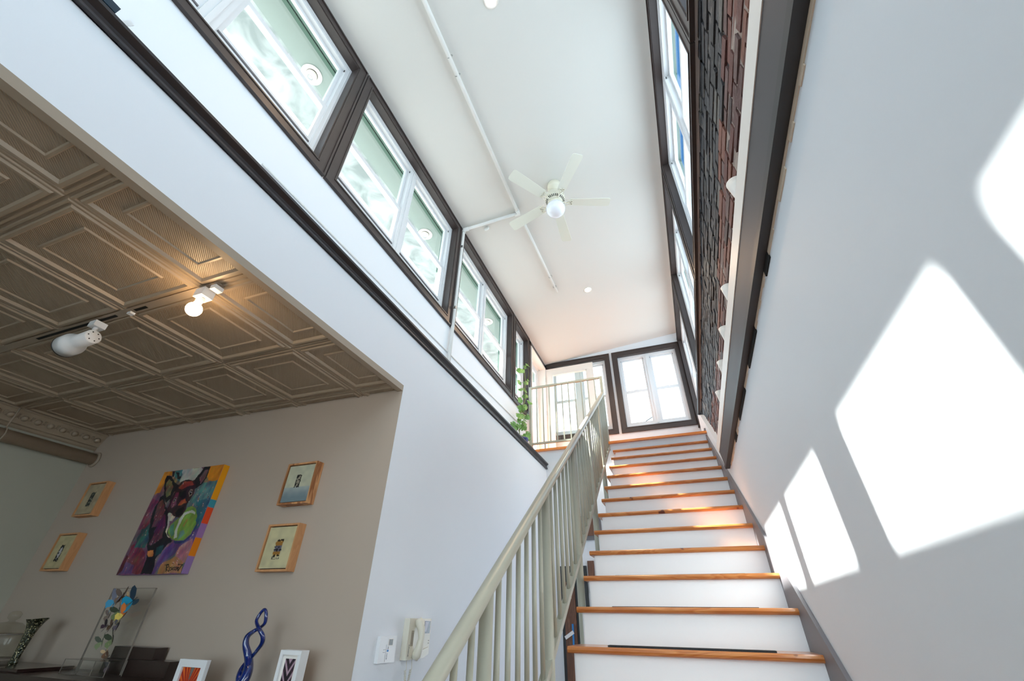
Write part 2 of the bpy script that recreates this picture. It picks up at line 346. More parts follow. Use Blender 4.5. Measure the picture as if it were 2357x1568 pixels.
# brick strip over the beam: every brick its own small block in one wall
def brick_wall():
    bm = bmesh.new(); col = bm.loops.layers.float_color.new('Col')
    def blk(x0, x1, y0, y1, z0, z1, c, j=0.0):
        v = [bm.verts.new((p[0] + random.uniform(-j, j) * (p[0] == x0), p[1] + random.uniform(-j, j), p[2] + random.uniform(-j, j))) for p in ((x0, y0, z0), (x1, y0, z0), (x1, y1, z0), (x0, y1, z0), (x0, y0, z1), (x1, y0, z1), (x1, y1, z1), (x0, y1, z1))]
        for f in ((0, 3, 2, 1), (4, 5, 6, 7), (0, 1, 5, 4), (2, 3, 7, 6), (3, 0, 4, 7)):
            F_ = bm.faces.new([v[i] for i in f])
            for l in F_.loops: l[col] = c
    y0, z0, z1 = YF, 1.30, 2.70
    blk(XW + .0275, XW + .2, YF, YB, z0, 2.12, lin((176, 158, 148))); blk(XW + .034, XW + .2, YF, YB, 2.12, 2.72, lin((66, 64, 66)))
    z = z0; row = 0
    while z < z1 - 0.02:
        h = 0.062; y = y0 - (row % 2) * 0.11
        while y < YB:
            L = random.choice((0.2, 0.2, 0.2, 0.1)); ya, yb = max(y, YF), min(y + L, YB)
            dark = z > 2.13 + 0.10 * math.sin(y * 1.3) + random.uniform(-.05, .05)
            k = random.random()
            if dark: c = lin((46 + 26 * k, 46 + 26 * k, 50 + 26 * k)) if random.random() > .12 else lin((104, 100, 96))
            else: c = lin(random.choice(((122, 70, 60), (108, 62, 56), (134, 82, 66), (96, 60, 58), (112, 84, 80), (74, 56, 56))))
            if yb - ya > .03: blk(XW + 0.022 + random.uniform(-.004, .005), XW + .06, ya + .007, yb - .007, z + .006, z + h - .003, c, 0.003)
            y += L + 0.004
        z += h + 0.006; row += 1
    me = bpy.data.meshes.new('wall_brick'); bmesh.ops.recalc_face_normals(bm, faces=bm.faces); bm.to_mesh(me); bm.free()
    m = bpy.data.materials.new('old_brick'); m.use_nodes = True; t = m.node_tree; p = t.nodes['Principled BSDF']
    a = t.nodes.new('ShaderNodeAttribute'); a.attribute_name = 'Col'
    g = t.nodes.new('ShaderNodeNewGeometry'); n = N(t, 'ShaderNodeTexNoise', Scale=14.0, Detail=8.0, Roughness=0.7); t.links.new(g.outputs['Position'], n.inputs['Vector'])
    n2 = N(t, 'ShaderNodeTexNoise', Scale=28.0, Detail=6.0, Roughness=0.65)
    mp = t.nodes.new('ShaderNodeMapping'); mp.inputs['Scale'].default_value = (1, .35, 1.6); t.links.new(g.outputs['Position'], mp.inputs['Vector']); t.links.new(mp.outputs[0], n2.inputs['Vector'])
    k = mr(t, n2.outputs['Fac'], 0.58, 0.68); mx = t.nodes.new('ShaderNodeMixRGB'); mx.inputs[2].default_value = lin((168, 156, 148))
    t.links.new(mth(t, 'MULTIPLY', k, .55), mx.inputs[0]); t.links.new(a.outputs['Color'], mx.inputs[1])
    mu = t.nodes.new('ShaderNodeMixRGB'); mu.blend_type = 'MULTIPLY'; mu.inputs[0].default_value = 0.7; t.links.new(mx.outputs[0], mu.inputs[1])
    cr = t.nodes.new('ShaderNodeValToRGB'); cr.color_ramp.elements[0].color = (.35, .35, .35, 1); cr.color_ramp.elements[1].color = (1.35, 1.35, 1.35, 1); t.links.new(n.outputs['Fac'], cr.inputs[0]); t.links.new(cr.outputs[0], mu.inputs[2])
    t.links.new(mu.outputs[0], p.inputs['Base Color']); p.inputs['Roughness'].default_value = 0.6
    b = N(t, 'ShaderNodeBump', Strength=1.0, Distance=0.02); t.links.new(n.outputs['Fac'], b.inputs['Height']); t.links.new(b.outputs[0], p.inputs['Normal'])
    me.materials.append(m); o = bpy.data.objects.new('wall_brick', me); COL.objects.link(o); o['kind'] = 'structure'
brick_wall()

# beam, white trim over it, uneven tan strip under it
bt = thing('steel_beam', 'long grey painted steel beam running along the top of the white stair wall', 'beam', (0.49, 0.7, 1.27))
MB().prism([(YF, 1.305), (4.62, 1.305), (4.80, 1.505), (YF, 1.505)], 'x', 0.498, XR + .02).build('web', 'beam', bt)
MB().prism([(YF, 1.268), (4.58, 1.268), (4.62, 1.305), (YF, 1.305)], 'x', 0.488, XR + .02).bevel(0.004).build('lower_flange', 'beamdark', bt, label='dark lower flange')
mb = MB(); mb.prism([(YF, 1.505), (4.80, 1.505), (4.93, 1.61), (YF, 1.61)], 'x', 0.494, XW + .03); mb.bevel(0.012, 3); struct('trim_1', mb, 'trimw')
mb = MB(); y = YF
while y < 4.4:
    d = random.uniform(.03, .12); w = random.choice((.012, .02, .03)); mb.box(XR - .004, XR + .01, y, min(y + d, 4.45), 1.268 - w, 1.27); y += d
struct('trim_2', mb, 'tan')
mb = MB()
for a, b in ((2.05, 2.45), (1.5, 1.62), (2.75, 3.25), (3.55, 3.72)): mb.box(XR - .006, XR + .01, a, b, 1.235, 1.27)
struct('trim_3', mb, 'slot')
# ledge rail on the lower left wall
mb = MB(); mb.prism([(-1.80, 1.885), (-1.735, 1.885), (-1.735, 1.897), (-1.748, 1.905), (-1.742, 1.916), (-1.752, 1.922), (-1.752, 1.936), (-1.725, 1.952), (-1.725, 1.968), (-1.80, 1.968)], 'y', YF, 6.03); struct('trim_4', mb, 'ledge')
mb = MB(); mb.tube([(-2.052, 0.9, 2.36), (-2.052, 3.4, 2.425), (-2.052, 6.0, 2.51)], .006, 8); tag(mb.build('wall_cable', 'pipe'), 'thin pale cable run along the white wall under the left windows', 'cable')
# edge strip round the tin ceiling
struct('trim_5', MB().box(-A1 + .001, -1.80, YF, YP, 1.400, 1.445), 'tinflat')
struct('baseboard_back', MB().box(-.70, .55, YB - .02, YB, LZ, LZ + .12), 'trimw')

# ------------------------------------------------------------------ windows
def make_window(idx, side, u0, u1, v0, v1, n=2, rec=0.075, opened=False):
    """side maps (u along the wall, v up, w outward) to the world"""
    base = {'L': (-A2, (u0 + u1) / 2, v0), 'R': (XW, (u0 + u1) / 2, v0), 'B': ((u0 + u1) / 2, YB, v0)}[side]
    root = thing('window_%d' % idx, kind='structure', loc=base)
    def bx(mb, ua, ub, va, vb, wa, wb):
        if side == 'L': mb.box(-A2 - wa, -A2 - wb, ua, ub, va, vb)
        elif side == 'R': mb.box(XW + wa, XW + wb, ua, ub, va, vb)
        else: mb.box(ua, ub, YB + wa, YB + wb, va, vb)
        return mb
    def ring(mb, a0, a1, b0, b1, t, wa, wb, tb=None, tt=None):       # four bars that meet without overlapping
        tb = t if tb is None else tb; tt = t if tt is None else tt
        bx(mb, a0, a1, b0, b0 + tb, wa, wb); bx(mb, a0, a1, b1 - tt, b1, wa, wb)
        bx(mb, a0, a0 + t, b0 + tb, b1 - tt, wa, wb); bx(mb, a1 - t, a1, b0 + tb, b1 - tt, wa, wb); return mb
    c = CAS
    mb = MB()
    ring(mb, u0, u1, v0, v1, c, -0.018, 0.0)
    ring(mb, u0, u1, v0, v1, .016, -0.028, -0.0179); i = .012
    ring(mb, u0 + c - i, u1 - c + i, v0 + c - i, v1 - c + i, i, -0.024, -0.0181)
    mb.build('casing', 'dark', root)
    a0, a1, b0, b1 = u0 + c, u1 - c, v0 + c, v1 - c
    mb = MB(); t = .010
    ring(mb, a0, a1, b0, b1, t, -0.017, rec)
    mb.build('jamb_liner', 'dark', root)
    a0 += t; a1 -= t; b0 += t; b1 -= t
    fw = .045; mb = MB(); w1 = rec + .085
    ring(mb, a0, a1, b0, b1, fw, rec, w1)
    fr = .018                                  # inner step of the vinyl frame
    ring(mb, a0, a1, b0, b1, fr, rec - .012, rec)
    cells = []
    if n == 2:
        mid = (a0 + a1) / 2; bx(mb, mid - .055, mid + .055, b0 + fw, b1 - fw, rec - .004, w1)
        bx(mb, mid - .016, mid + .016, b0 + fw, b1 - fw, rec - .014, rec - .004)
        cells = [(a0 + fw, mid - .055), (mid + .055, a1 - fw)]
    else: cells = [(a0 + fw, a1 - fw)]
    mb.build('window_frame', 'frame', root)
    mb = MB()
    for a in ((a0 - .01, a1 + .01, b1 - .035, b1 + .01), (a0 - .01, a0 + .03, b0, b1), (a1 - .03, a1 + .01, b0, b1)): bx(mb, *a, w1, w1 + .03)
    mb.build('outer_frame', 'darkgreen', root, label='dark green outer frame')
    vm = b0 + fw + (b1 - b0 - 2 * fw) * 0.49
    for (p, q) in cells:
        g0, g1 = b0 + fw, b1 - fw; sw = .032; rl_ = .172 if side == 'L' else .055
        mb = MB()
        ring(mb, p, q, vm - .012, g1, sw, rec + .045, rec + .072, tb=sw + .012)
        us = mb.build('upper_sash', 'frame', root)
        bx(MB(), p + sw, q - sw, vm + sw, g1 - sw, rec + .056, rec + .060).build('glass_pane', 'glass', us)
        mb = MB()
        ring(mb, p, q, g0, vm + .014, sw, rec + .012, rec + .040, tb=rl_, tt=sw + .014)
        ls = mb.build('lower_sash', 'frame', root)
        bx(MB(), p + sw, q - sw, g0 + rl_, vm - sw, rec + .024, rec + .028).build('glass_pane', 'glass', ls)
        if side == 'L': bx(MB(), p + .01, q - .01, g0 + .122, g0 + .136, rec + .004, rec + .013).build('lift_slot', 'ink', ls, label='dark lift slot')
        bx(MB(), p + .004, p + .012, g1 - .05, g1 - .028, rec + .006, rec + .013).build('sash_latch', 'black', root)
        bx(MB(), q - .012, q - .004, g1 - .05, g1 - .028, rec + .006, rec + .013).build('sash_latch', 'black', root)
        bx(MB(), (p + q) / 2 - .025, (p + q) / 2 + .025, vm + .014, vm + .026, rec + .014, rec + .038).build('sash_lock', 'frame', ls)
    return root
k = 1
for i, (a, b) in enumerate(LU): make_window(k, 'L', a, b, ZB, ZT, 1 if i == 4 else 2); k += 1
for i, (a, b) in enumerate(RU): make_window(k, 'R', a, b, RB, RT, 2, rec=.06); k += 1
for a, b in BU: make_window(k, 'B', a, b, BB, BT, 2, rec=.06); k += 1

# door in the left wall near the corner, leaf opened flat against the back wall
dr = thing('door_1', kind='structure', loc=(-A2, 6.68, LZ))
mb = MB()
for a in ((6.14, 6.23), (7.13, 7.205)): mb.box(-A2 + .018, -A2, a[0], a[1], LZ, 4.36)
mb.box(-A2 + .018, -A2, 6.14, 7.205, 4.27, 4.36); mb.build('casing', 'dark', dr)
mb = MB(); mb.box(-A2 + .03, -A2 - .19, 6.23, 6.265, LZ, 4.27).box(-A2 + .03, -A2 - .19, 7.095, 7.13, LZ, 4.27).box(-A2 + .03, -A2 - .19, 6.265, 7.095, 4.235, 4.27)
mb.box(-A2 - .10, -A2 - .13, 6.265, 6.29, LZ, 4.235).box(-A2 - .10, -A2 - .13, 7.07, 7.095, LZ, 4.235).box(-A2 - .10, -A2 - .13, 6.265, 7.095, 4.21, 4.235); mb.build('door_frame', 'trimw', dr)
mb = MB(); mb.box(-A2 - .135, -A2 - .165, 6.29, 6.38, LZ, 4.21).box(-A2 - .135, -A2 - .165, 6.98, 7.07, LZ, 4.21).box(-A2 - .135, -A2 - .165, 6.38, 6.98, 4.10, 4.21).box(-A2 - .135, -A2 - .165, 6.38, 6.98, LZ, LZ + .14)
sd_ = mb.build('storm_door', 'frame', dr); MB().box(-A2 - .148, -A2 - .152, 6.38, 6.98, LZ + .14, 4.10).build('glass_pane', 'glass', sd_)
x0, x1, z0, z1 = -2.03, -1.08, LZ + .015, 4.24; y0, y1 = YB - .085, YB - .045
mb = MB(); mb.box(x0, x0 + .13, y0, y1, z0, z1).box(x1 - .13, x1, y0, y1, z0, z1).box(x0 + .13, x1 - .13, y0, y1, z1 - .14, z1).box(x0 + .13, x1 - .13, y0, y1, z0, z0 + .24)
for a in ((x0 + .13, x0 + .145, z0 + .24, z1 - .14), (x1 - .145, x1 - .13, z0 + .24, z1 - .14), (x0 + .13, x1 - .13, z1 - .155, z1 - .14), (x0 + .13, x1 - .13, z0 + .24, z0 + .255)): mb.box(a[0], a[1], y0 - .008, y1 + .008, a[2], a[3])
lf = mb.build('door_leaf', 'trimw', dr); MB().box(x0 + .13, x1 - .13, YB - .067, YB - .063, z0 + .24, z1 - .14).build('glass_pane', 'glass', lf)
MB().lathe([(.012, 0), (.012, .03), (.028, .04), (.03, .06), (.018, .075), (0, .078)], (x1 - .06, y0, LZ + 1.0), (0, -1, 0), 20).build('door_knob', 'metal', lf, smooth=False)
for zz in (LZ + .25, LZ + 1.1, 4.0):
    MB().tube([(-2.035, YB - .10, zz - .045), (-2.035, YB - .10, zz + .045)], .008, 10).build('hinge', 'metal', dr)

# outside: eave over the left windows, roof deck, far parapet
ez = 4.27
struct('eave_left', MB().box(-A2 - .2, -2.55, YF - .3, YB + .4, ez, ez + .09), 'soffit')
struct('eave_left_outer', MB().box(-2.55, -2.945, YF - .3, YB + .4, ez, ez + .03), 'panel')
struct('eave_left_frieze', MB().box(-A2 - .2, -A2 - .235, YF - .3, YB + .4, ez - .05, ez), 'darkgreen')
struct('roof_deck_left', MB().box(-14, -2.26, YF - 6, 24, 1.75, 1.9), 'roof')
struct('roof_deck_back', MB().box(-2.26, 9, YB + .18, 24, 1.75, 1.9), 'roof')
pr = MB()
for i in range(16): pr.box(-6 + i * .6 - .02, -6 + i * .6 + .02, 13.0, 13.04, 1.9, 2.9)
pr.box(-6.2, 3.2, 13.0, 13.05, 2.86, 2.92)
tag(pr.build('deck_railing', 'rail'), 'grey railing far out on the roof deck beyond the back windows', 'railing')
mb = MB(); 
up_ = thing('utility_pole', 'slim pole and guy wire far outside, seen low in the right back window', 'pole', (-.2, 20, 1.9))
MB().tube([(-.2, 20, 1.9), (-.2, 20, 8.6)], .06, 12).build('pole', 'ink', up_)
MB().tube([(-.2, 20, 8.41), (-12.25, 20, 1.9)], .02, 6).build('guy_wire', 'black', up_)

# round eyeball lights under the eave
def eaveball(y):
    t = thing('eave_downlight', None, 'light', (-2.50, y, ez), 'downlights under the eave outside the left windows')
    MB().lathe([(.034, 0), (.092, 0), (.095, -.006), (.088, -.012), (.062, -.010), (.052, .0)], (-2.50, y, ez - .001), (0, 0, 1), 32).build('trim_ring', 'trimw', t)
    MB().lathe([(.05, 0), (.05, -.02), (.046, -.045), (.034, -.055), (.030, -.048), (0, -.046)], (-2.50, y, ez - .004), (0.15, 0, 1), 28).build('eyeball', 'trimw', t)
    MB().lathe([(.0, -.05), (.026, -.05), (.026, -.046), (0, -.046)], (-2.495, y, ez - .008), (0.15, 0, 1), 24).build('lens', 'metal', t)
    return t
for y, l in ((1.08, 'round white downlight under the eave, seen through the nearest left window'), (3.17, 'round white downlight under the eave, seen through the second left window bay'), (5.25, 'round white downlight under the eave, seen through the third left window bay')):
    eaveball(y)['label'] = l

# ------------------------------------------------------------------ landing and stair
struct('floor_landing', MB().box(-A2, XW + .03, 5.985, YB, LZ - .03, LZ).bevel(0.008), 'landing')
struct('floor_landing_base', MB().box(-A2, XW + .03, 6.03, YB, LZ - .25, LZ - .03), 'wall')
st = thing('staircase', 'straight staircase of orange pine treads and white risers climbing to the landing', 'staircase', (-0.1, 3.0, FL))
RI, RUN, Y0, Z0 = 0.1957, 0.2795, 2.8506, -0.1454
XL = -0.7413; XS = 0.509
for i in range(-8, 12):
    y = Y0 + RUN * i; z = Z0 + .032 + RI * i
    mb = MB(); mb.prism([(y + .012, z - .032), (y + .004, z - .026), (y, z - .016), (y + .004, z - .006), (y + .012, z), (y + RUN + .04, z), (y + RUN + .04, z - .032)], 'x', XL, XS)
    if i == 11: pass
    tr = mb.build('tread', 'tread', st)
    MB().box(-.705, XS, y + .035, y + .052, z - RI, z - .032).build('riser', 'riser', st)
    if i >= 0:
        w0, w1 = -.52, .32
        mb = MB().box(w0, w1, y + .05, y + .115, z, z + .004 + (.004 if i == 0 else 0)); mb.build('grip_strip', 'strip', tr, label='black anti-slip strip')
y = 6.0
MB().box(-.705, XS, y + .03, y + .045, LZ - .03 - RI + .03, LZ - .03).build('riser', 'riser', st)
# right stringer against the wall, left saw-tooth stringer
mb = MB(); so = lambda y: zs(y) + .175 - .03 * (y - 2.5)
mb.prism([(0.5, zs(0.5) - .32), (6.3, zs(6.3) - .32), (6.3, so(6.3) - .04), (6.05, so(6.05)), (0.7, so(.7))], 'x', XS + .0005, XR - .0005); mb.build('wall_stringer', 'stringer', st, label='grey stringer board against the wall')
mb = MB(); pts = [(Y0 - 8 * RUN + .05, FL)]
for i in range(-8, 12):
    y = Y0 + RUN * i + .05; z = Z0 + RI * i; pts += [(y, z), (y + RUN, z)]
pts += [(Y0 + 12 * RUN - .02, Z0 + 11 * RI - .30), (Y0 - 7 * RUN, FL)]
mb.prism(pts, 'x', -.715, -.690); mb.build('open_stringer', 'riser', st)
struct('trim_6', MB().prism([(6.02, LZ + .0), (6.5, LZ + 0), (6.5, LZ + .02), (6.02, LZ + .05)], 'x', XS, XR), 'stringer')

# ------------------------------------------------------------------ stair railing
XRL = -0.80
hz = lambda y: 0.475 + 0.6885 * (y - 2.366)
bz = lambda y: -0.228 + 0.692 * (y - 2.615)
rg = thing('stair_railing', 'grey-green tubular metal railing along the open side of the stairs', 'railing', (XRL, 2.7, FL))
MB().tube([(XRL, .60, hz(.6) - .01), (XRL, .7, hz(.7)), (XRL, 5.975, hz(5.975))], .030, 20).build('handrail', 'rail', rg)
MB().obox((XRL, 3.32, bz(3.32)), (1, 0, 0), (0, 1, .692), (0, -.692, 1), .021, 3.22, .017).bevel(.004).build('bottom_rail', 'rail', rg)
P0 = 2.695; ST = .867 / 7
i = -17
while True:
    y = P0 + ST * i
    if y > 5.95: break
    if i % 7 == 0: MB().tube([(XRL, y, max(FL, bz(y) - 1.2) if y > 4 else FL), (XRL, y, hz(y))], .028, 20).build('post', 'rail', rg, label='thick round post')
    else: MB().tube([(XRL, y, bz(y)), (XRL, y, hz(y))], .0125, 12).build('baluster', 'rail', rg)
    i += 1
lr = thing('landing_railing', 'grey square-bar guard railing across the landing edge beside the plant', 'railing', (-1.4, 6.037, LZ))
yr = 6.037
for x in (-1.998, -.806): MB().box(x - .021, x + .021, yr - .021, yr + .021, LZ - (.0 if x < -1 else .12), 3.292).bevel(.003).build('post', 'rail', lr)
MB().box(-1.977, -.827, yr - .018, yr + .018, 3.262, 3.292).bevel(.003).build('top_rail', 'rail', lr)
MB().box(-1.977, -.827, yr - .014, yr + .014, 2.285, 2.315).bevel(.003).build('bottom_rail', 'rail', lr)
for j in range(10):
    x = -1.998 + (j + 1) * (1.192 / 11); MB().box(x - .008, x + .008, yr - .008, yr + .008, 2.315, 3.262).build('baluster', 'rail', lr)
MB().box(-1.775, -1.760, yr - .008, yr + .008, LZ, 2.285).build('foot', 'rail', lr)

# things glimpsed under the stair
bd = thing('door_2', kind='structure', loc=(-1.45, 6.02, FL))
MB().box(-1.60, -1.26, 5.985, 6.03, FL, 0.60).build('door_frame', 'black', bd)
MB().box(-1.56, -1.42, 5.96, 5.985, FL, 0.42).build('door_leaf', 'brown', bd)
MB().box(-1.50, -1.465, 5.950, 5.96, 0.24, 0.33).build('lock_plate', 'metal', bd)
MB().box(-1.475, -1.455, 5.945, 5.96, -0.26, -0.02).build('blue_tape', 'blue', bd)
MB().obox((-1.51, 5.945, -.13), (1, 0, .6), (0, 1, 0), (-.6, 0, 1), .06, .004, .018).build('paper_tag', 'shutoff', bd)
MB().box(-1.24, -1.16, 5.99, 6.03, .30, .655).build('side_panel', 'brown', bd)
fb = thing('framed_picture', 'small brown framed picture glimpsed under the stairs between railing and treads', 'picture', (-1.19, 6.0, .92))
MB().box(-1.36, -1.02, 6.005, 6.03, .90, 1.20).build('frame', 'ink', fb)
MB().box(-1.32, -1.06, 5.998, 6.005, .95, 1.16).build('print', 'brown', fb)
sv = thing('shut_off_valve', 'grey pipe and round valve glimpsed under the stairs beside the brown door', 'valve', (-1.18, 5.9, -.2))
MB().tube([(-1.165, 5.95, FL), (-1.165, 5.95, .32)], .014, 10).build('pipe', 'pipe', sv)
MB().lathe([(.02, -.05), (.045, -.035), (.05, 0), (.045, .035), (.02, .05)], (-1.165, 5.93, .03), (1, 0, .2), 20).build('valve_body', 'metal', sv)

# ------------------------------------------------------------------ pipes under the ceiling
pc = thing('ceiling_pipe', 'white painted conduit pipe along the ceiling turning down the left wall', 'pipe', (-1.25, 3.4, 4.40))
r = .021; zc = lambda x: cz(x) - .035
px = -1.262
MB().tube([(-1.235, YF, zc(px)), (px, 3.39, zc(px))], r, 14).build('long_run', 'pipe', pc)
MB().tube([(px, 3.39, zc(px)), (-2.0, 3.355, zc(-2.0)), (-2.018, 3.352, zc(-2) - .01), (-2.026, 3.35, zc(-2.0) - .03), (-2.026, 3.35, 1.94)], r, 14).build('drop_pipe', 'pipe', pc)
MB().tube([(-1.245, 3.50, zc(px)), (-1.21, 5.09, zc(-1.22))], r * .75, 14).build('far_run', 'pipe', pc)
MB().tube([(px, 3.34, zc(px)), (px, 3.40, zc(px)), (px - .05, 3.395, zc(px))], r * 1.35, 14).build('elbow_fitting', 'pipe', pc)
MB().tube([(-1.96, 3.357, zc(-2.0)), (-2.015, 3.352, zc(-2) - .005), (-2.026, 3.35, zc(-2) - .06)], r * 1.35, 14).build('elbow_fitting', 'pipe', pc)
for (xx, yy) in ((-1.245, 1.45), (-1.25, 1.62), (-1.215, 4.95), (-1.212, 4.7)):
    zz = zc(xx); MB().tube([(xx + .026 * math.cos(a), yy, zz + .026 * math.sin(a)) for a in [PI * k_ / 8 - .6 for k_ in range(14)]], .004, 6).build('hanger_clip', 'metal', pc)
for zz in (4.0, 3.0): MB().box(-2.06, -2.0, 3.32, 3.335, zz, zz + .03).build('wall_clip', 'metal', pc)
MB().lathe([(.03, 0), (.036, .0), (.036, .015), (.0, .018)], (-1.74, 3.45, cz(-1.74) - .03), (0, 1, 0), 16).build('junction_knob', 'pipe', pc)

# ------------------------------------------------------------------ ceiling fan
fx_, fy_, fzb = -.722, 3.205, 4.175
fan = thing('ceiling_fan', 'cream five-blade ceiling fan with a round milky globe light', 'ceiling fan', (fx_, fy_, cz(fx_)))
top = cz(fx_)
MB().lathe([(.085, .02), (.085, -.05), (.078, -.07), (.03, -.085), (.02, -.10)], (fx_, fy_, top), (0, 0, 1), 36).build('canopy', 'fan', fan)
MB().tube([(fx_, fy_, top - .08), (fx_, fy_, fzb + .14)], .016, 12).build('downrod', 'fan', fan)
mo = MB().lathe([(.05, .15), (.095, .14), (.115, .115), (.12, .07), (.115, .035), (.085, .01), (.07, .0), (.0, .0)], (fx_, fy_, fzb), (0, 0, 1), 40).build('motor_housing', 'fan', fan)
for k_ in range(30):
    a = 2 * PI * k_ / 30
    d = Vector((math.cos(a), math.sin(a), 0)); c_ = Vector((fx_, fy_, fzb + .021)) + d * .1015
    nrm = Vector((d.x, d.y, -1.15)).normalized(); tdir = Vector((d.x, d.y, .85)).normalized()
    MB().obox(c_, tdir, nrm.cross(tdir), nrm, .014, .0035, .0025).build('vent_slot', 'slot', mo)
MB().lathe([(.07, 0), (.072, -.02), (.06, -.035), (.055, -.04)], (fx_, fy_, fzb), (0, 0, 1), 36).build('switch_housing', 'fan', fan)
MB().lathe([(.055, -.035)] + [(.112 * math.sin(a), -.115 + .105 * math.cos(a)) for a in [.55 + (PI - .55) * k_ / 16 for k_ in range(17)]], (fx_, fy_, fzb), (0, 0, 1), 40).build('globe', 'globe', fan, label='round milky glass globe')
for k_ in range(5):
    a = math.radians(20 + 72 * k_); d = Vector((math.cos(a), math.sin(a), 0)); s_ = Vector((-d.y, d.x, 0))
    pit = math.radians(11); sp = (s_ * math.cos(pit) + Vector((0, 0, 1)) * math.sin(pit)); nn = d.cross(sp)
    mb = MB(); c0 = Vector((fx_, fy_, fzb + .012)); out_ = []
    prof = [(.17, .045), (.19, .055), (.40, .062), (.62, .068), (.645, .060), (.652, .045)]
    L = [(r_, -w_) for r_, w_ in prof] + [(r_, w_) for r_, w_ in prof[::-1]]
    A = [mb.bm.verts.new(c0 + d * r_ + sp * w_ + nn * .003) for r_, w_ in L]; C = [mb.bm.verts.new(c0 + d * r_ + sp * w_ - nn * .003) for r_, w_ in L]
    mb.bm.faces.new(A); mb.bm.faces.new(C[::-1])
    for q in range(len(L)): mb.bm.faces.new((A[q], C[q], C[(q + 1) % len(L)], A[(q + 1) % len(L)]))
    bl = mb.build('blade', 'blade', fan)
    mb = MB(); b0 = c0 - nn * .008
    mb.tube([c0 + d * .08 - Vector((0, 0, .004)), b0 + d * .13], .009, 8)
    for sg in (-1, 1):
        mb.tube([b0 + d * (.13 + .055 * math.sin(t_)) + sp * sg * (.004 + .020 * (1 - math.cos(t_))) for t_ in [PI * q / 10 for q in range(11)]], .0045, 6)
        mb.tube([b0 + d * .135 + sp * .0, b0 + d * .165 + sp * sg * .022, b0 + d * .20 + sp * sg * .036, b0 + d * .205 + sp * sg * .012, b0 + d * .185], .0045, 6)
    mb.build('blade_arm', 'fan', bl)

def downlight(x, y, label, power):
    t = thing('ceiling_downlight', label, 'light', (x, y, cz(x)), 'lit downlights in the sloping ceiling')
    ax = Vector((-0.087, 0, 1)).normalized()
    MB().lathe([(.045, .01), (.060, .002), (.066, -.004), (.062, -.008), (.048, -.004), (.045, .0)], (x, y, cz(x)), ax, 32).build('trim_ring', 'trimw', t)
    MB().lathe([(0, -.0045), (.046, -.0045), (.046, .004), (0, .004)], (x, y, cz(x)), ax, 32).build('lamp_lens', 'lampw', t)
    ld = bpy.data.lights.new('downlight_glow', 'SPOT'); ld.energy = power; ld.color = (1, .66, .40); ld.spot_size = 2.6; ld.spot_blend = 0.8; ld.shadow_soft_size = .05
    lo = bpy.data.objects.new('downlight_glow', ld); COL.objects.link(lo); lo.location = (0, 0, -.02); lo.parent = t
downlight(-.747, 5.288, 'lit round downlight in the ceiling between the fan and the back windows', 55)
downlight(-.725, 1.207, 'lit round downlight at the very top edge, in the ceiling nearer than the fan', 22)

# ------------------------------------------------------------------ pressed tin ceiling, cornice
def tin_ceiling():
    bm = bmesh.new(); P = .609; prof = [(0, 0), (.006, 0), (.010, -.006), (.018, -.006), (.022, -.001), (.030, -.001), (.036, -.011), (.050, -.011), (.058, .004), (.128, .004), (.133, -.004), (.142, -.004), (.147, .003), (.30449, .003)]
    mats = []
    for ix in range(6):
        for iy in range(-6, 4):
            xa = -2.11 + .609 * (1 - ix); ya = .375 + .609 * iy; cx, cy = xa - P / 2, ya + P / 2; rings = []
            for d, h in prof:
                q = P / 2 - d; rings.append([bm.verts.new((cx + sx_ * q, cy + sy_ * q, h)) for sx_, sy_ in ((-1, -1), (1, -1), (1, 1), (-1, 1))])
            for r_, (A, C) in enumerate(zip(rings, rings[1:])):
                for k_ in range(4):
                    f = bm.faces.new((A[k_], A[(k_ + 1) % 4], C[(k_ + 1) % 4], C[k_])); f.material_index = 1 if r_ in (8, 12) else 0
            f = bm.faces.new(rings[-1]); f.material_index = 1
    for co, no in (((-1.799, 0, 0), (1, 0, 0)), ((XFAR, 0, 0), (-1, 0, 0)), ((0, YP, 0), (0, 1, 0)), ((0, YF, 0), (0, -1, 0))):
        bmesh.ops.bisect_plane(bm, geom=bm.verts[:] + bm.edges[:] + bm.faces[:], plane_co=co, plane_no=no, clear_outer=True)
    for v in bm.verts: v.co.z += tz(v.co.x)
    bmesh.ops.recalc_face_normals(bm, faces=bm.faces)
    me = bpy.data.meshes.new('ceiling_tin'); bm.to_mesh(me); bm.free(); me.materials.append(M['tin']); me.materials.append(M['tinrib'])
    o = bpy.data.objects.new('ceiling_tin', me); COL.objects.link(o); o['kind'] = 'structure'
    struct('ceiling_tin_deck', MB().prism([(-1.80, 1.44), (XFAR - .15, 1.50), (XFAR - .15, 1.56), (-1.80, 1.50)], 'y', YF, YP), 'tinflat')
tin_ceiling()
mb = MB(); t_ = tz(XFAR)
mb.prism([(XFAR, t_), (XFAR + .10, t_), (XFAR + .10, t_ - .012), (XFAR + .085, t_ - .02), (XFAR + .06, t_ - .05), (XFAR + .035, t_ - .10), (XFAR + .03, t_ - .115), (XFAR + .012, t_ - .12), (XFAR + .012, t_ - .14), (XFAR, t_ - .15)], 'y', YF, YP)
cn = struct('trim_7', mb, 'tin')
bm_ = MB(); y = YP - .05
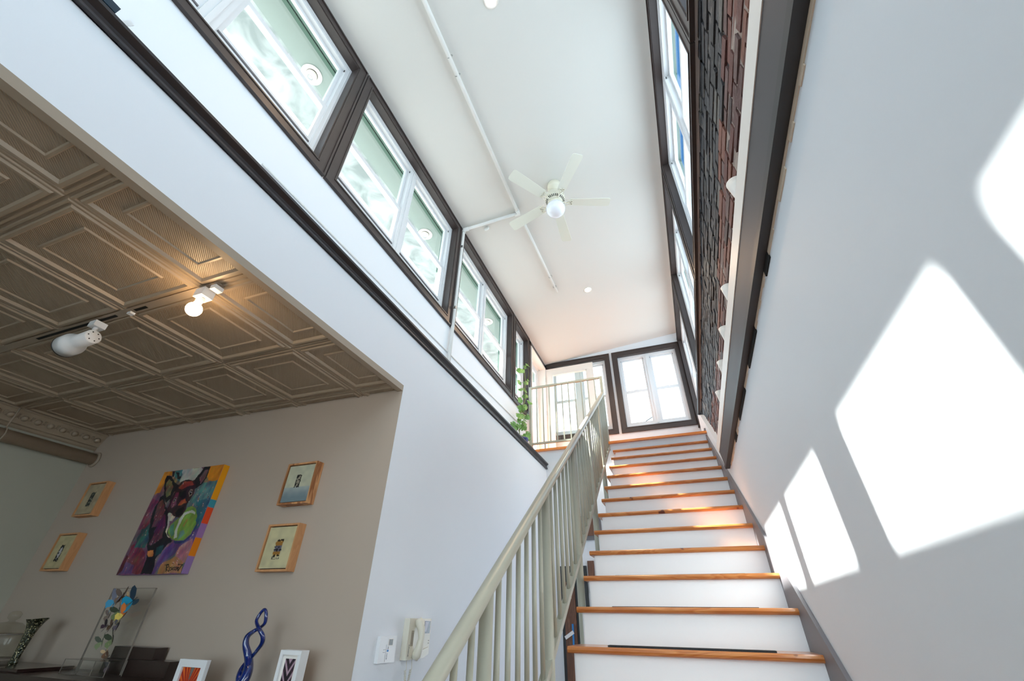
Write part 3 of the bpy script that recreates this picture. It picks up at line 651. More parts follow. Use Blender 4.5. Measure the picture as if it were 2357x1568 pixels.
while y > -.2:
    c_ = Vector((XFAR + .052, y, t_ - .065))
    bm_.lathe([(0, .026), (.012, .022), (.022, .012), (.026, 0)], c_, (.8, 0, -.6), 12)
    bm_.tube([c_ + Vector((.0, .036 * math.cos(a), 0)) + Vector((.6, 0, .8)) * (.034 * math.sin(a)) for a in [PI + PI * q / 8 for q in range(9)]], .004, 6)
    for dy in (-.008, 0, .008): bm_.tube([c_ + Vector((0.0, .047 + dy, 0)) + Vector((.6, 0, .8)) * .03, c_ + Vector((0, .047 + dy * .3, 0)) - Vector((.6, 0, .8)) * .02], .0025, 5)
    y -= .094
egg = bm_.build('egg_and_dart_moulding', 'tin', cn)
hp = thing('heating_pipe', 'thick taupe pipe hung under the moulded cornice on the far left wall', 'pipe', (-5.17, 2.3, 1.2))
MB().tube([(-5.17, YF, 1.225), (-5.17, YP, 1.225)], .052, 24).build('pipe_run', 'tinflat', hp)
MB().lathe([(.0, 0), (.072, 0), (.068, .012), (.054, .016)], (-5.17, YP - .001, 1.225), (0, -1, 0), 28).build('wall_flange', 'tinflat', hp)
MB().tube([(-5.17 + .056 * math.cos(a), 1.61, 1.225 + .056 * math.sin(a)) for a in [2 * PI * q / 20 for q in range(21)]], .006, 6).tube([(-5.17, 1.61, 1.28), (-5.17, 1.61, tz(-5.17))], .006, 8).build('pipe_hanger', 'tinflat', hp)

# ------------------------------------------------------------------ track lights on the tin ceiling
tr_ = thing('light_track', 'dark slotted lighting track crossing the tin ceiling', 'track', (-2.9, .985, 1.40))
zt = lambda x: tz(x) - .008
MB().prism([(-4.6, zt(-4.6)), (-1.99, zt(-1.99)), (-1.99, zt(-1.99) + .012), (-4.6, zt(-4.6) + .012)], 'y', .962, 1.008).build('track_channel', 'tinflat', tr_)
for a, b in ((-2.82, -3.6), (-2.56, -2.66), (-2.02, -2.05)):
    MB().prism([(b, zt(b) - .002), (a, zt(a) - .002), (a, zt(a) + .001), (b, zt(b) + .001)], 'y', .978, .994).build('track_slot', 'slot', tr_)
MB().box(-2.02, -1.985, .962, 1.008, 1.372, 1.395).build('end_cap', 'shutoff', tr_); MB().box(-2.685, -2.655, .97, .995, 1.39, 1.402).build('joint_clip', 'shutoff', tr_)
bl_ = thing('bare_bulb_lamp', 'lit bare bulb in a small white socket clipped to the ceiling track', 'lamp', (-2.08, .985, 1.39))
MB().box(-2.115, -2.05, .955, 1.015, 1.345, 1.393).bevel(.006).build('track_clip', 'shutoff', bl_)
MB().tube([(-2.085, .985, 1.35), (-2.10, .985, 1.325)], .018, 16).build('socket', 'shutoff', bl_)
MB().lathe([(.014, .0), (.018, -.012)] + [(.036 * math.sin(a), -.045 + .036 * math.cos(a)) for a in [.6 + (PI - .6) * q / 14 for q in range(15)]], (-2.10, .985, 1.325), (0.1, 0, 1), 28).build('light_bulb', 'bulb', bl_, label='glowing bulb')
ld = bpy.data.lights.new('bulb_glow', 'POINT'); ld.energy = 0.9; ld.color = (1, .66, .36); ld.shadow_soft_size = .04
lo = bpy.data.objects.new('bulb_glow', ld); COL.objects.link(lo); lo.parent = bl_; lo.location = (-.02, 0, -.16)
sp_ = thing('track_spotlight', 'white cylindrical spotlight hanging from the ceiling track, unlit', 'spotlight', (-2.95, .985, 1.39))
MB().box(-2.985, -2.925, .955, 1.015, 1.365, 1.40).bevel(.005).build('track_clip', 'shutoff', sp_)
MB().tube([(-2.955, .985, 1.37), (-2.955, .985, 1.30)], .012, 12).build('swivel_arm', 'shutoff', sp_)
dc = Vector((-1, -.02, -.10)).normalized(); cr_ = Vector((-2.885, .975, 1.285))
cb = MB().lathe([(0, 0), (.036, 0), (.040, .004), (.040, .11), (.044, .125), (.058, .15), (.062, .165), (.062, .225), (.055, .225), (.052, .17), (0, .16)], cr_, dc, 36).build('lamp_can', 'shutoff', sp_)
MB().lathe([(.056, .222), (.0635, .222), (.0635, .228), (.056, .228)], cr_, dc, 36).build('black_rim', 'black', sp_)
u_ = dc.cross(Vector((0, 0, 1))).normalized(); v_ = dc.cross(u_)
for q in range(6):
    a = 2 * PI * q / 6; MB().lathe([(0, -.001), (.0035, -.001), (.0035, .001), (0, .001)], cr_ + (u_ * math.cos(a) + v_ * math.sin(a)) * .026, dc, 10).build('vent_hole', 'slot', cb)

# ------------------------------------------------------------------ pictures
def grid_picture(name, parent, x0, x1, z0, z1, y, nx, nz, colour):
    """flat painted face at y, colour(u, v) with v down"""
    vs = [(x0 + (x1 - x0) * i / nx, y, z1 - (z1 - z0) * j / nz) for j in range(nz + 1) for i in range(nx + 1)]
    fs = [(j * (nx + 1) + i, (j + 1) * (nx + 1) + i, (j + 1) * (nx + 1) + i + 1, j * (nx + 1) + i + 1) for j in range(nz) for i in range(nx)]
    me = bpy.data.meshes.new(name); me.from_pydata(vs, [], fs); at = me.color_attributes.new('Col', 'FLOAT_COLOR', 'POINT')
    buf = []
    for j in range(nz + 1):
        for i in range(nx + 1): buf += list(lin(colour(i / nx, j / nz)))
    at.data.foreach_set('color', buf); me.materials.append(M['vcol'])
    o = bpy.data.objects.new(name, me); COL.objects.link(o); o.parent = parent; o.location = -world_loc(parent); return o
def noise2(x, y, s=0):
    i, j = math.floor(x), math.floor(y); fx, fy = x - i, y - j; fx = fx * fx * (3 - 2 * fx); fy = fy * fy * (3 - 2 * fy)
    def h(a, b):
        v = math.sin(a * 127.1 + b * 311.7 + s * 74.7) * 43758.5453; return v - math.floor(v)
    return (h(i, j) * (1 - fx) + h(i + 1, j) * fx) * (1 - fy) + (h(i, j + 1) * (1 - fx) + h(i + 1, j + 1) * fx) * fy
def mixc(a, b, t): return tuple(a[k_] + (b[k_] - a[k_]) * t for k_ in range(3))
def inpoly(x, y, P):
    c = False; n = len(P); j = n - 1
    for i in range(n):
        if (P[i][1] > y) != (P[j][1] > y) and x < (P[j][0] - P[i][0]) * (y - P[i][1]) / (P[j][1] - P[i][1]) + P[i][0]: c = not c
        j = i
    return c
Hm = [695.142, -616.864, 705.0, -96.967, 1087.972, 190.0, -0.07, -0.119]
POLY = [
 ((225, 132, 30), [(690, 180), (800, 180), (800, 230), (740, 230), (700, 330), (640, 440), (560, 480), (640, 300)], 10),
 ((216, 124, 20), [(1310, 110), (1510, 100), (1450, 330), (1380, 330), (1300, 290), (1290, 240)], 10),
 ((180, 176, 170), [(930, 170), (1190, 130), (1230, 200), (1150, 270), (930, 330), (900, 280), (850, 240)], 16),
 ((70, 120, 130), [(850, 170), (960, 160), (900, 300), (830, 230)], 18),
 ((40, 34, 40), [(800, 178), (835, 178), (838, 240), (812, 240)], 5),
 ((40, 34, 40), [(860, 180), (905, 200), (918, 250), (895, 275), (870, 230)], 5),
 ((84, 120, 116), [(1200, 330), (1420, 300), (1330, 600), (1220, 800), (1120, 780), (1130, 620), (1080, 560)], 26),
 ((50, 96, 112), [(1150, 560), (1330, 520), (1230, 860), (1080, 960), (1130, 800)], 18),
 ((96, 66, 128), [(1060, 940), (1230, 880), (1120, 1180), (960, 1130), (700, 1330), (600, 1450), (560, 1440), (720, 1180), (850, 1050)], 22),
 ((178, 110, 118), [(940, 1110), (1120, 1020), (1060, 1300), (980, 1330), (880, 1230)], 26),
 ((176, 116, 72), [(690, 1340), (880, 1230), (1000, 1320), (960, 1450), (650, 1450)], 20),
 ((208, 118, 40), [(560, 1260), (620, 1230), (560, 1400), (450, 1450), (440, 1440)], 14),
 ((64, 112, 110), [(560, 1330), (600, 1290), (560, 1400), (520, 1400)], 14),
 ((126, 52, 66), [(300, 1080), (420, 1060), (480, 1240), (430, 1440), (240, 1440), (260, 1200)], 30),
 ((106, 70, 110), [(120, 1440), (220, 1290), (330, 1330), (300, 1450)], 24),
 ((92, 30, 34), [(100, 1450), (240, 1200), (260, 1240), (180, 1400)], 14),
 ((56, 90, 92), [(430, 860), (560, 800), (540, 1000), (480, 1120), (330, 1120), (360, 1000)], 26),
 ((128, 60, 80), [(470, 640), (560, 520), (640, 560), (560, 800), (440, 880), (380, 900)], 28),
 ((30, 28, 36), [(650, 500), (700, 470), (760, 700), (790, 1000), (830, 1040), (760, 1120), (640, 1240), (560, 1450), (420, 1450), (500, 1240), (510, 1040), (540, 780)], 10),
 ((110, 48, 66), [(640, 560), (700, 520), (730, 660), (640, 860), (560, 880)], 28),
 ((96, 42, 74), [(620, 860), (720, 700), (740, 860), (700, 1000), (560, 1100), (530, 1080)], 26),
 ((30, 74, 72), [(620, 1120), (720, 1100), (700, 1200), (600, 1230)], 16),
 ((212, 120, 56), [(505, 1170), (590, 1150), (570, 1230), (520, 1240)], 12),
 ((34, 30, 36), [(700, 330), (740, 232), (800, 240), (860, 320), (900, 350), (840, 430), (800, 520), (740, 560), (705, 500)], 6),
 ((120, 100, 76), [(735, 320), (770, 270), (810, 300), (820, 360), (800, 470), (740, 500), (720, 400)], 30),
 ((34, 30, 36), [(1140, 250), (1230, 130), (1320, 125), (1280, 260), (1200, 350), (1130, 400), (1090, 300)], 6),
 ((112, 70, 90), [(1180, 260), (1250, 170), (1300, 160), (1260, 260), (1190, 340)], 28),
 ((60, 34, 44), [(870, 380), (930, 310), (1040, 280), (1110, 300), (1130, 380), (1100, 470), (1030, 580), (990, 700), (930, 750), (870, 750), (790, 790), (770, 740), (745, 640), (800, 520), (840, 440)], 14),
 ((160, 60, 52), [(900, 380), (980, 310), (1080, 300), (1100, 350), (1020, 370), (930, 400)], 24),
 ((120, 50, 80), [(800, 560), (860, 440), (900, 430), (880, 600), (820, 640)], 24),
 ((186, 78, 48), [(930, 540), (990, 520), (1010, 560), (950, 600), (900, 600)], 22),
 ((30, 24, 30), [(900, 430), (1000, 420), (1000, 500), (930, 520)], 10),
 ((150, 120, 110), [(1035, 450), (1060, 405), (1095, 410), (1085, 470), (1050, 495)], 18),
 ((16, 14, 18), [(1048, 450), (1068, 420), (1088, 428), (1078, 465), (1055, 478)], 4),
 ((150, 120, 110), [(820, 560), (840, 505), (875, 500), (872, 545), (840, 575)], 18),
 ((16, 14, 18), [(832, 550), (846, 515), (868, 512), (862, 540), (842, 560)], 4),
 ((230, 230, 235), [(1062, 440), (1070, 430), (1074, 442), (1064, 450)], 4),
 ((230, 230, 235), [(846, 535), (854, 524), (858, 534), (850, 544)], 4),
 ((20, 18, 24), [(870, 690), (905, 640), (960, 620), (985, 640), (960, 700), (900, 740), (870, 730)], 6),
 ((200, 180, 160), [(770, 700), (800, 690), (860, 740), (820, 800), (790, 800), (780, 900), (770, 960), (800, 1000), (780, 1000), (755, 930)], 30),
 ((124, 160, 60), [(1090, 615), (1140, 650), (1158, 740), (1140, 850), (1080, 970), (990, 1040), (880, 1045), (800, 1000), (785, 940), (800, 850), (860, 800), (960, 720), (1030, 630)], 16),
 ((86, 140, 110), [(800, 860), (850, 830), (850, 960), (810, 990)], 14),
 ((100, 140, 120), [(930, 930), (990, 910), (1010, 960), (960, 1010), (900, 1030), (920, 970)], 14),
 ((205, 205, 190), [(1080, 665), (1130, 690), (1125, 720), (1070, 695), (1000, 725), (940, 810), (905, 880), (890, 1000), (850, 1010), (860, 920), (885, 850), (920, 770), (985, 695)], 8),
 ((180, 120, 60), [(1030, 770), (1040, 775), (980, 870), (968, 860)], 8),
 ((50, 60, 110), [(850, 1045), (990, 1045), (1090, 970), (1150, 850), (1165, 860), (1090, 1000), (1000, 1070), (860, 1075)], 12),
]
PB = [(min(p[0] for p in P), max(p[0] for p in P), min(p[1] for p in P), max(p[1] for p in P)) for _, P, _ in POLY]
SIG = [[(750, 1345), (800, 1337), (800, 1365), (765, 1390), (800, 1425)], [(775, 1345), (765, 1425)], [(812, 1372), (806, 1412)], [(848, 1375), (825, 1380), (845, 1398), (820, 1412)], [(878, 1375), (858, 1385), (856, 1408), (874, 1408)], [(890, 1372), (880, 1402), (894, 1410), (905, 1398), (910, 1370)], [(918, 1412), (922, 1375), (938, 1378), (922, 1392), (936, 1412)], [(930, 1345), (985, 1345), (955, 1380), (925, 1425)], [(935, 1338), (930, 1352)]]
def dseg(x, y, a, b):
    dx, dy = b[0] - a[0], b[1] - a[1]; t = max(0, min(1, ((x - a[0]) * dx + (y - a[1]) * dy) / (dx * dx + dy * dy))); return math.hypot(x - a[0] - t * dx, y - a[1] - t * dy)
def dogcol(u, v):
    w = Hm[6] * u + Hm[7] * v + 1; x = (Hm[0] * u + Hm[1] * v + Hm[2]) / w; y = (Hm[3] * u + Hm[4] * v + Hm[5]) / w
    if y > 1325 and x > 730:
        for s_ in SIG:
            for a, b in zip(s_, s_[1:]):
                if dseg(x, y, a, b) < 5.5: return (22, 20, 24)
    n1 = noise2(u * 9, v * 9, 1); n2 = noise2(u * 22 + v * 6, v * 16, 2); n3 = noise2(u * 60, v * 34, 3)
    base = mixc((90, 96, 110), (150, 84, 100), n1)
    if v < .25: base = mixc(base, (190, 120, 60), .6 * n2)
    if v > .7 and u < .5: base = mixc(base, (118, 62, 96), .5)
    if u > .55 and .2 < v < .6: base = mixc(base, (70, 110, 118), .6)
    wx = x + (n2 - .5) * 26; wy = y + (n1 - .5) * 20; am = 20; dog = False
    for (c, P, a), (bx0, bx1, by0, by1) in zip(POLY, PB):
        if bx0 <= wx <= bx1 and by0 <= wy <= by1 and inpoly(wx, wy, P): base = c; am = a
    k_ = (n3 - .5) * 2 * am; c = (base[0] + k_, base[1] + (n2 - .5) * am * 1.4, base[2] + (n1 - .5) * am * 1.6)
    if am > 17 and n3 > .86 and n2 > .5: c = mixc(c, random.choice(((220, 220, 225), (30, 60, 70), (210, 110, 60), (190, 80, 90))), .75)
    g_ = (c[0] + c[1] + c[2]) / 3; c = tuple((g_ + (q - g_) * .84) * (.86 + .22 * n2) for q in c)
    return tuple(max(6, min(250, q)) for q in c)
pa = thing('dog_painting', 'square colourful canvas painting of a dog biting a tennis ball', 'painting', (-3.58, YP, .6))
x0, x1, z0, z1 = -3.955, -3.275, .235, .985; yd = 2.255
MB().box(x0, x1, yd, YP - .001, z0, z1).build('canvas_box', mat('mauve_canvas_edge', (150, 120, 176), .7), pa)
grid_picture('painted_face', pa, x0, x1, z0, z1, yd - .0008, 170, 190, dogcol)
def sidecol(j):
    v = j; n = noise2(v * 30, 1, 5) * .02
    v += n
    return (236, 160, 20) if v < .36 else (60, 150, 170) if v < .43 else (226, 78, 36) if v < .58 else (160, 120, 180) if v < .7 else (226, 130, 20) if v < .86 else (150, 120, 176)
me = bpy.data.meshes.new('painted_edge'); nn_ = 120; vs = []; fs = []
for j in range(nn_ + 1): z = z1 - (z1 - z0) * j / nn_; vs += [(x1 + .0008, yd, z), (x1 + .0008, YP - .002, z)]
for j in range(nn_): fs.append((2 * j, 2 * j + 1, 2 * j + 3, 2 * j + 2))
me.from_pydata(vs, [], fs); at = me.color_attributes.new('Col', 'FLOAT_COLOR', 'POINT')
buf = []
for j in range(nn_ + 1): buf += list(lin(sidecol(j / nn_))) * 2
at.data.foreach_set('color', buf); me.materials.append(M['vcol']); o = bpy.data.objects.new('painted_edge', me); COL.objects.link(o); o.parent = pa; o.location = -world_loc(pa)

def motif(kind, bgc):
    def f(u, v):
        n = noise2(u * 7, v * 9, kind); n2 = noise2(u * 26, v * 34, kind + 9)
        c = mixc(bgc, (bgc[0] + 22, bgc[1] + 22, bgc[2] + 14), n)
        if kind == 1 and v > .60: c = mixc((170, 176, 172), (112, 128, 134), min(1, (v - .60) * 3 + n * .3))
        cx, cy, hw, hh = {1: (.47, .44, .095, .17), 2: (.50, .52, .13, .20), 3: (.50, .52, .12, .24), 4: (.49, .55, .12, .25)}[kind]
        a, b = (u - cx) / hw, (v - cy) / hh
        if abs(a) < 1 + (n2 - .5) * .3 and abs(b) < 1 + (n2 - .5) * .2:
            if kind == 1: return (30, 28, 26) if (abs(a) > .62 or abs(b) > .86 or n2 > .62) else (148, 140, 122)
            if kind == 2:
                if abs(b) > .8: return (40, 30, 20) if n2 > .4 else (196, 160, 100)
                return (150, 104, 44) if (b < -.25 or b > .45) else ((96, 92, 104) if n2 < .6 else (28, 24, 26))
            if kind == 3: return (46, 48, 44) if n2 < .7 else (120, 120, 104)
            if kind == 4:
                e = a * a + (b * .9) ** 2
                if e < .45: return (186, 182, 186) if n2 < .66 else (50, 48, 50)
                if e < 1.0: return (30, 26, 26)
                return c if abs(b) < .7 else ((40, 36, 34) if n2 > .4 else c)
        if kind == 2 and .72 < v < .80 and abs(a) < 1.1 and n2 > .45: return mixc(c, (70, 62, 60), .8)
        return c
    return f
def small_picture(label, cx, cz_, kind, bgc, m='oak', dp=.062, w=.285, h=.30):
    t = thing('framed_painting', label, 'painting', (cx, YP, cz_), 'small framed paintings beside the dog painting')
    x0, x1, z0, z1 = cx - w / 2, cx + w / 2, cz_ - h / 2, cz_ + h / 2; b = .012; y0 = YP - dp
    MB().box(x0, x0 + b, y0, YP - .001, z0, z1).box(x1 - b, x1, y0, YP - .001, z0, z1).box(x0 + b, x1 - b, y0, YP - .001, z1 - b, z1).box(x0 + b, x1 - b, y0, YP - .001, z0, z0 + b).build('frame', m, t)
    MB().box(x0 + b, x1 - b, y0 + .025, YP - .002, z0 + b, z1 - b).build('backing', 'black', t)
    g = .006; MB().box(x0 + b + g, x1 - b - g, y0 + .008, y0 + .024, z0 + b + g, z1 - b - g).build('canvas', 'trimw', t)
    grid_picture('painted_face', t, x0 + b + g, x1 - b - g, z0 + b + g, z1 - b - g, y0 + .0072, 60, 70, motif(kind, bgc))
small_picture('small oak-framed painting with a grey band at the bottom, right of the dog, upper one', -2.452, .775, 1, (172, 172, 152), 'zebra', w=.265, h=.283)
small_picture('small oak-framed painting with an orange-brown block motif, right of the dog, lower one', -2.462, .372, 2, (182, 172, 138), w=.262, h=.277)
small_picture('small oak-framed painting with a plain black bar motif, left of the dog, upper one', -4.78, .828, 3, (158, 142, 118), w=.262, h=.283)
small_picture('small oak-framed painting with a black and white oval motif, left of the dog, lower one', -4.80, .415, 4, (172, 158, 122), w=.262, h=.277)

# ------------------------------------------------------------------ sideboard and the things on it
sb = thing('sideboard', 'dark wooden sideboard against the grey picture wall', 'sideboard', (-4.0, 2.1, FL))
MB().box(-5.15, -3.0, 1.93, 2.295, -.335, -.31).bevel(.004).build('top', 'darkwood', sb)
MB().box(-5.12, -3.03, 1.95, 2.29, -1.55, -.335).build('carcass', 'darkwood', sb)
for q in range(4):
    xa = -5.10 + q * .515; d_ = MB().box(xa + .01, xa + .505, 1.935, 1.95, -1.5, -.36).bevel(.003).build('door', 'darkwood', sb)
    MB().lathe([(.006, 0), (.006, .012), (.013, .018), (.013, .026), (0, .03)], (xa + (.46 if q % 2 == 0 else .05), 1.935, -.8), (0, -1, 0), 14).build('knob', 'metal', d_)
for xx in (-5.08, -3.07):
    for yy in (1.98, 2.26): MB().box(xx - .03, xx + .03, yy - .03, yy + .03, FL, -1.55).build('leg', 'darkwood', sb)
sb2 = thing('console_table', 'low dark console table under the blue glass sculpture', 'table', (-2.4, 2.1, FL))
MB().box(-2.97, -1.83, 1.95, 2.295, -.52, -.49).bevel(.004).build('top', 'darkwood', sb2)
for xx in (-2.94, -1.87):
    for yy in (1.98, 2.26): MB().box(xx - .025, xx + .025, yy - .025, yy + .025, FL, -.52).build('leg', 'darkwood', sb2)
t = tag(MB().box(-3.58, -2.985, 2.20, 2.292, -.31, -.232).bevel(.018, 3).build('storage_box', 'darkwood'), 'long dark rounded box on the sideboard behind the butterfly display', 'box')
tag(MB().box(-3.56, -3.17, 2.215, 2.29, -.231, -.172).bevel(.018, 3).build('storage_box', 'darkwood'), 'shorter dark rounded box stacked on top of the long one', 'box')
tag(MB().box(-4.75, -3.965, 1.97, 2.27, -.309, -.292).bevel(.004).build('serving_tray', mat('red_brown_lacquer', (48, 30, 26), .25, coat=.4)), 'flat red-brown wooden tray under the glass vase', 'tray')

bd_ = thing('butterfly_display', 'clear acrylic stand holding a column of mounted butterflies', 'butterfly display', (-3.52, 2.15, -.31))
MB().box(-3.745, -3.315, 2.160, 2.166, -.305, .145).build('clear_panel', 'acrylic', bd_)
e = .0022; mb = MB()
mb.box(-3.745, -3.745 + e, 2.158, 2.168, -.305, .145).box(-3.315 - e, -3.315, 2.158, 2.168, -.305, .145).box(-3.745, -3.315, 2.158, 2.168, .143, .145)
mb.build('panel_edge', 'acryledge', bd_, label='bright panel edge')
mb = MB(); xa, xb, ya, yb, za, zb = -3.72, -3.30, 2.06, 2.158, -.309, -.235
for (a, b) in ((xa, ya), (xb, ya), (xa, yb), (xb, yb), ((xa * .62 + xb * .38), ya), (xa * .3 + xb * .7, ya)): mb.box(a, a + .003, b, b + .003, za, zb)
mb.box(xa, xb, ya, ya + .003, za, za + .003).box(xa, xb, ya, ya + .003, zb - .002, zb).box(xa, xb, yb, yb + .003, zb - .002, zb)
mb.build('base_edges', 'acryledge', bd_)
MB().box(xa, xb, ya, ya + .002, za, zb).build('base_front', 'acrylic', bd_); MB().box(xa, xb, ya, yb, zb - .002, zb).build('base_top', 'acrylic', bd_)
BM = {'g': ((110, 112, 130), (60, 150, 190)), 'n': ((84, 62, 48), (100, 76, 56)), 'b': ((40, 60, 76), (30, 150, 190)), 'c': ((200, 170, 130), (120, 84, 60)), 'v': ((54, 62, 42), (110, 122, 80)), 'o': ((220, 120, 50), (232, 206, 100)), 'k': ((44, 36, 40), (70, 52, 64))}
for k_, v in list(BM.items()): BM[k_] = (mat('wing_%s_fore' % {'g': 'grey', 'n': 'brown', 'b': 'black_blue', 'c': 'cream', 'v': 'green', 'o': 'orange', 'k': 'black'}[k_], v[0], .5), mat('wing_%s_hind' % {'g': 'blue', 'n': 'brown', 'b': 'blue', 'c': 'brown', 'v': 'green', 'o': 'yellow', 'k': 'black'}[k_], v[1], .5))
BT = [(-3.648, 0.067, 0.07, 'g'), (-3.598, 0.098, 0.058, 'n'), (-3.472, 0.072, 0.083, 'b'), (-3.539, 0.098, 0.026, 'c'), (-3.566, 0.016, 0.061, 'v'), (-3.5, -0.009, 0.064, 'o'), (-3.642, -0.011, 0.038, 'n'), (-3.627, -0.069, 0.038, 'k'), (-3.574, -0.068, 0.038, 'n'), (-3.509, -0.063, 0.038, 'k'), (-3.596, -0.15, 0.048, 'v'), (-3.505, -0.132, 0.058, 'v'), (-3.515, -0.199, 0.038, 'c'), (-3.478, -0.221, 0.026, 'n'), (-3.427, -0.268, 0.038, 'k')]
rng = random.Random(3)
FW = [(0, 0), (.25, .5), (.62, .92), (.98, 1.0), (1.0, .72), (.8, .35), (.45, .02)]; HW = [(0, 0), (.45, .0), (.78, -.15), (.82, -.5), (.6, -.75), (.48, -.95), (.38, -.78), (.15, -.6)]
for bx_, bz_, s_, t_ in BT:
    rt = rng.uniform(-.9, .9); cs, sn = math.cos(rt), math.sin(rt); y = 2.150
    br = thing('butterfly', loc=(0, 0, 0)); br.parent = bd_; br.location = Vector((bx_, y, bz_)) - world_loc(bd_)
    s_ *= .86
    for sg in (-1, 1):
        fold = rng.uniform(.2, .8)
        for nm, W_, mm in (('fore_wing', FW, BM[t_][0]), ('hind_wing', HW, BM[t_][1])):
            mb = MB(); A = []; C = []
            for a, b in W_:
                lx = sg * a * s_ * math.cos(fold); ly = -a * s_ * math.sin(fold); X = lx * cs - b * s_ * sn; Z = lx * sn + b * s_ * cs
                A.append(mb.bm.verts.new((bx_ + X, y + ly, bz_ + Z))); C.append(mb.bm.verts.new((bx_ + X, y + ly - .0006, bz_ + Z)))
            mb.bm.faces.new(A); mb.bm.faces.new(C[::-1])
            for q in range(len(A)): mb.bm.faces.new((A[q], C[q], C[(q + 1) % len(A)], A[(q + 1) % len(A)]))
            mb.build(nm, mm, br)
    MB().tube([(bx_ - sn * s_ * .45, y, bz_ + cs * s_ * .45), (bx_, y, bz_), (bx_ + sn * s_ * .4, y, bz_ - cs * s_ * .4)], [s_ * .03, s_ * .05, s_ * .02], 8).build('body', 'black', br)

HEL = [(-2.255, 2.10, -.47, .03), (-2.268, 2.105, -.40, .026), (-2.28, 2.11, -0.301, 0.0202), (-2.278, 2.12, -0.264, 0.019), (-2.287, 2.13, -0.23, 0.0172), (-2.321, 2.14, -0.183, 0.015), (-2.343, 2.12, -0.132, 0.0121), (-2.35, 2.12, -0.094, 0.0105), (-2.345, 2.15, -0.068, 0.0078), (-2.312, 2.15, -0.054, 0.007), (-2.263, 2.13, -0.031, 0.0066), (-2.258, 2.12, 0.002, 0.0066), (-2.270, 2.12, 0.025, 0.0062), (-2.288, 2.12, 0.031, 0.006), (-2.308, 2.12, 0.009, 0.0062), (-2.306, 2.11, -0.023, 0.0066), (-2.248, 2.09, -0.057, 0.0072), (-2.22, 2.1, -0.088, 0.0082), (-2.232, 2.12, -0.119, 0.0085), (-2.272, 2.14, -0.151, 0.0075), (-2.318, 2.16, -0.183, 0.0068), (-2.349, 2.16, -0.211, 0.0078), (-2.346, 2.14, -0.239, 0.0098), (-2.323, 2.12, -0.266, 0.0115), (-2.302, 2.12, -0.303, 0.0132), (-2.28, 2.13, -.38, .02), (-2.26, 2.12, -.47, .03)]
def smoothpath(P, sub=5):
    o = []
    for i in range(len(P) - 1):
        p0, p1, p2, p3 = [np.array(P[max(0, min(len(P) - 1, k_))]) for k_ in (i - 1, i, i + 1, i + 2)]
        for s_ in range(sub):
            t_ = s_ / sub; o.append(.5 * ((2 * p1) + (-p0 + p2) * t_ + (2 * p0 - 5 * p1 + 4 * p2 - p3) * t_ ** 2 + (-p0 + 3 * p1 - 3 * p2 + p3) * t_ ** 3))
    o.append(np.array(P[-1])); return o
hs = smoothpath(HEL)
gs = thing('glass_sculpture', 'cobalt blue twisted glass flame sculpture beside the white photo frames', 'sculpture', (-2.26, 2.11, -.49))
MB().tube([tuple(p[:3]) for p in hs], [float(p[3]) * 1.35 for p in hs], 18).build('twisted_glass', 'bluegl', gs, smooth=True)
MB().lathe([(.07, 0), (.07, .012), (.05, .02), (.03, .03), (0, .032)], (-2.258, 2.11, -.4895), (0, 0, 1), 32).build('glass_foot', 'bluegl', gs)

def xcol(u, v):
    a = abs(u - .5) * 2; b = abs(v - .5) * 2; n = noise2(u * 12, v * 12, 3); st_ = math.sin(math.atan2(abs(v - .5), abs(u - .5) + .01) * 26)
    if .28 < b / (a + .12) < 3.2 and a < .98 and b < .98: return mixc((150, 26, 20), (224, 110, 40), max(0, min(1, .5 + .5 * st_)) * (.3 + .7 * math.hypot(a, b))) if math.hypot(a, b) > .1 else (120, 20, 16)
    if b > a: return (120, 112, 104)
    return (30, 70, 140) if (a < .55 and n > .35) else (14, 16, 18)
def pcol(u, v):
    a = abs(u - .5) * 2; n = noise2(a * 6, v * 16, 4); m_ = math.sin(v * 34 + a * 7)
    if abs(math.hypot(a, (v - .62) * 3)) < .35: return (120, 140, 150)
    return (178, 148, 160) if m_ > .45 else ((40, 30, 36) if n > .35 else (70, 44, 56))
def photo_frame(label, x0, x1, z0, z1, y, dp, bw, col, matw=0, lean=.0):
    t = thing('photo_frame', label, 'photo frame', ((x0 + x1) / 2, y, z0), 'white photo frames on the console table')
    MB().box(x0, x0 + bw, y, y + dp, z0, z1).box(x1 - bw, x1, y, y + dp, z0, z1).box(x0 + bw, x1 - bw, y, y + dp, z1 - bw, z1).box(x0 + bw, x1 - bw, y, y + dp, z0, z0 + bw).bevel(.0025).build('frame', 'shutoff', t)
    MB().box(x0 + bw, x1 - bw, y + .012, y + dp - .001, z0 + bw, z1 - bw).build('mat_board', 'trimw', t)
    g = bw + matw; grid_picture('photo_print', t, x0 + g, x1 - g, z0 + g, z1 - g, y + .0112, 50, 60, col)
    return t
photo_frame('white photo frame with a red and orange winged print, left of the blue sculpture', -2.790, -2.575, -.489, -.205, 2.11, .022, .034, xcol)
photo_frame('deep white photo frame with a dark purple print, right of the blue sculpture', -2.108, -1.968, -.489, -.145, 2.14, .055, .020, pcol, .016)

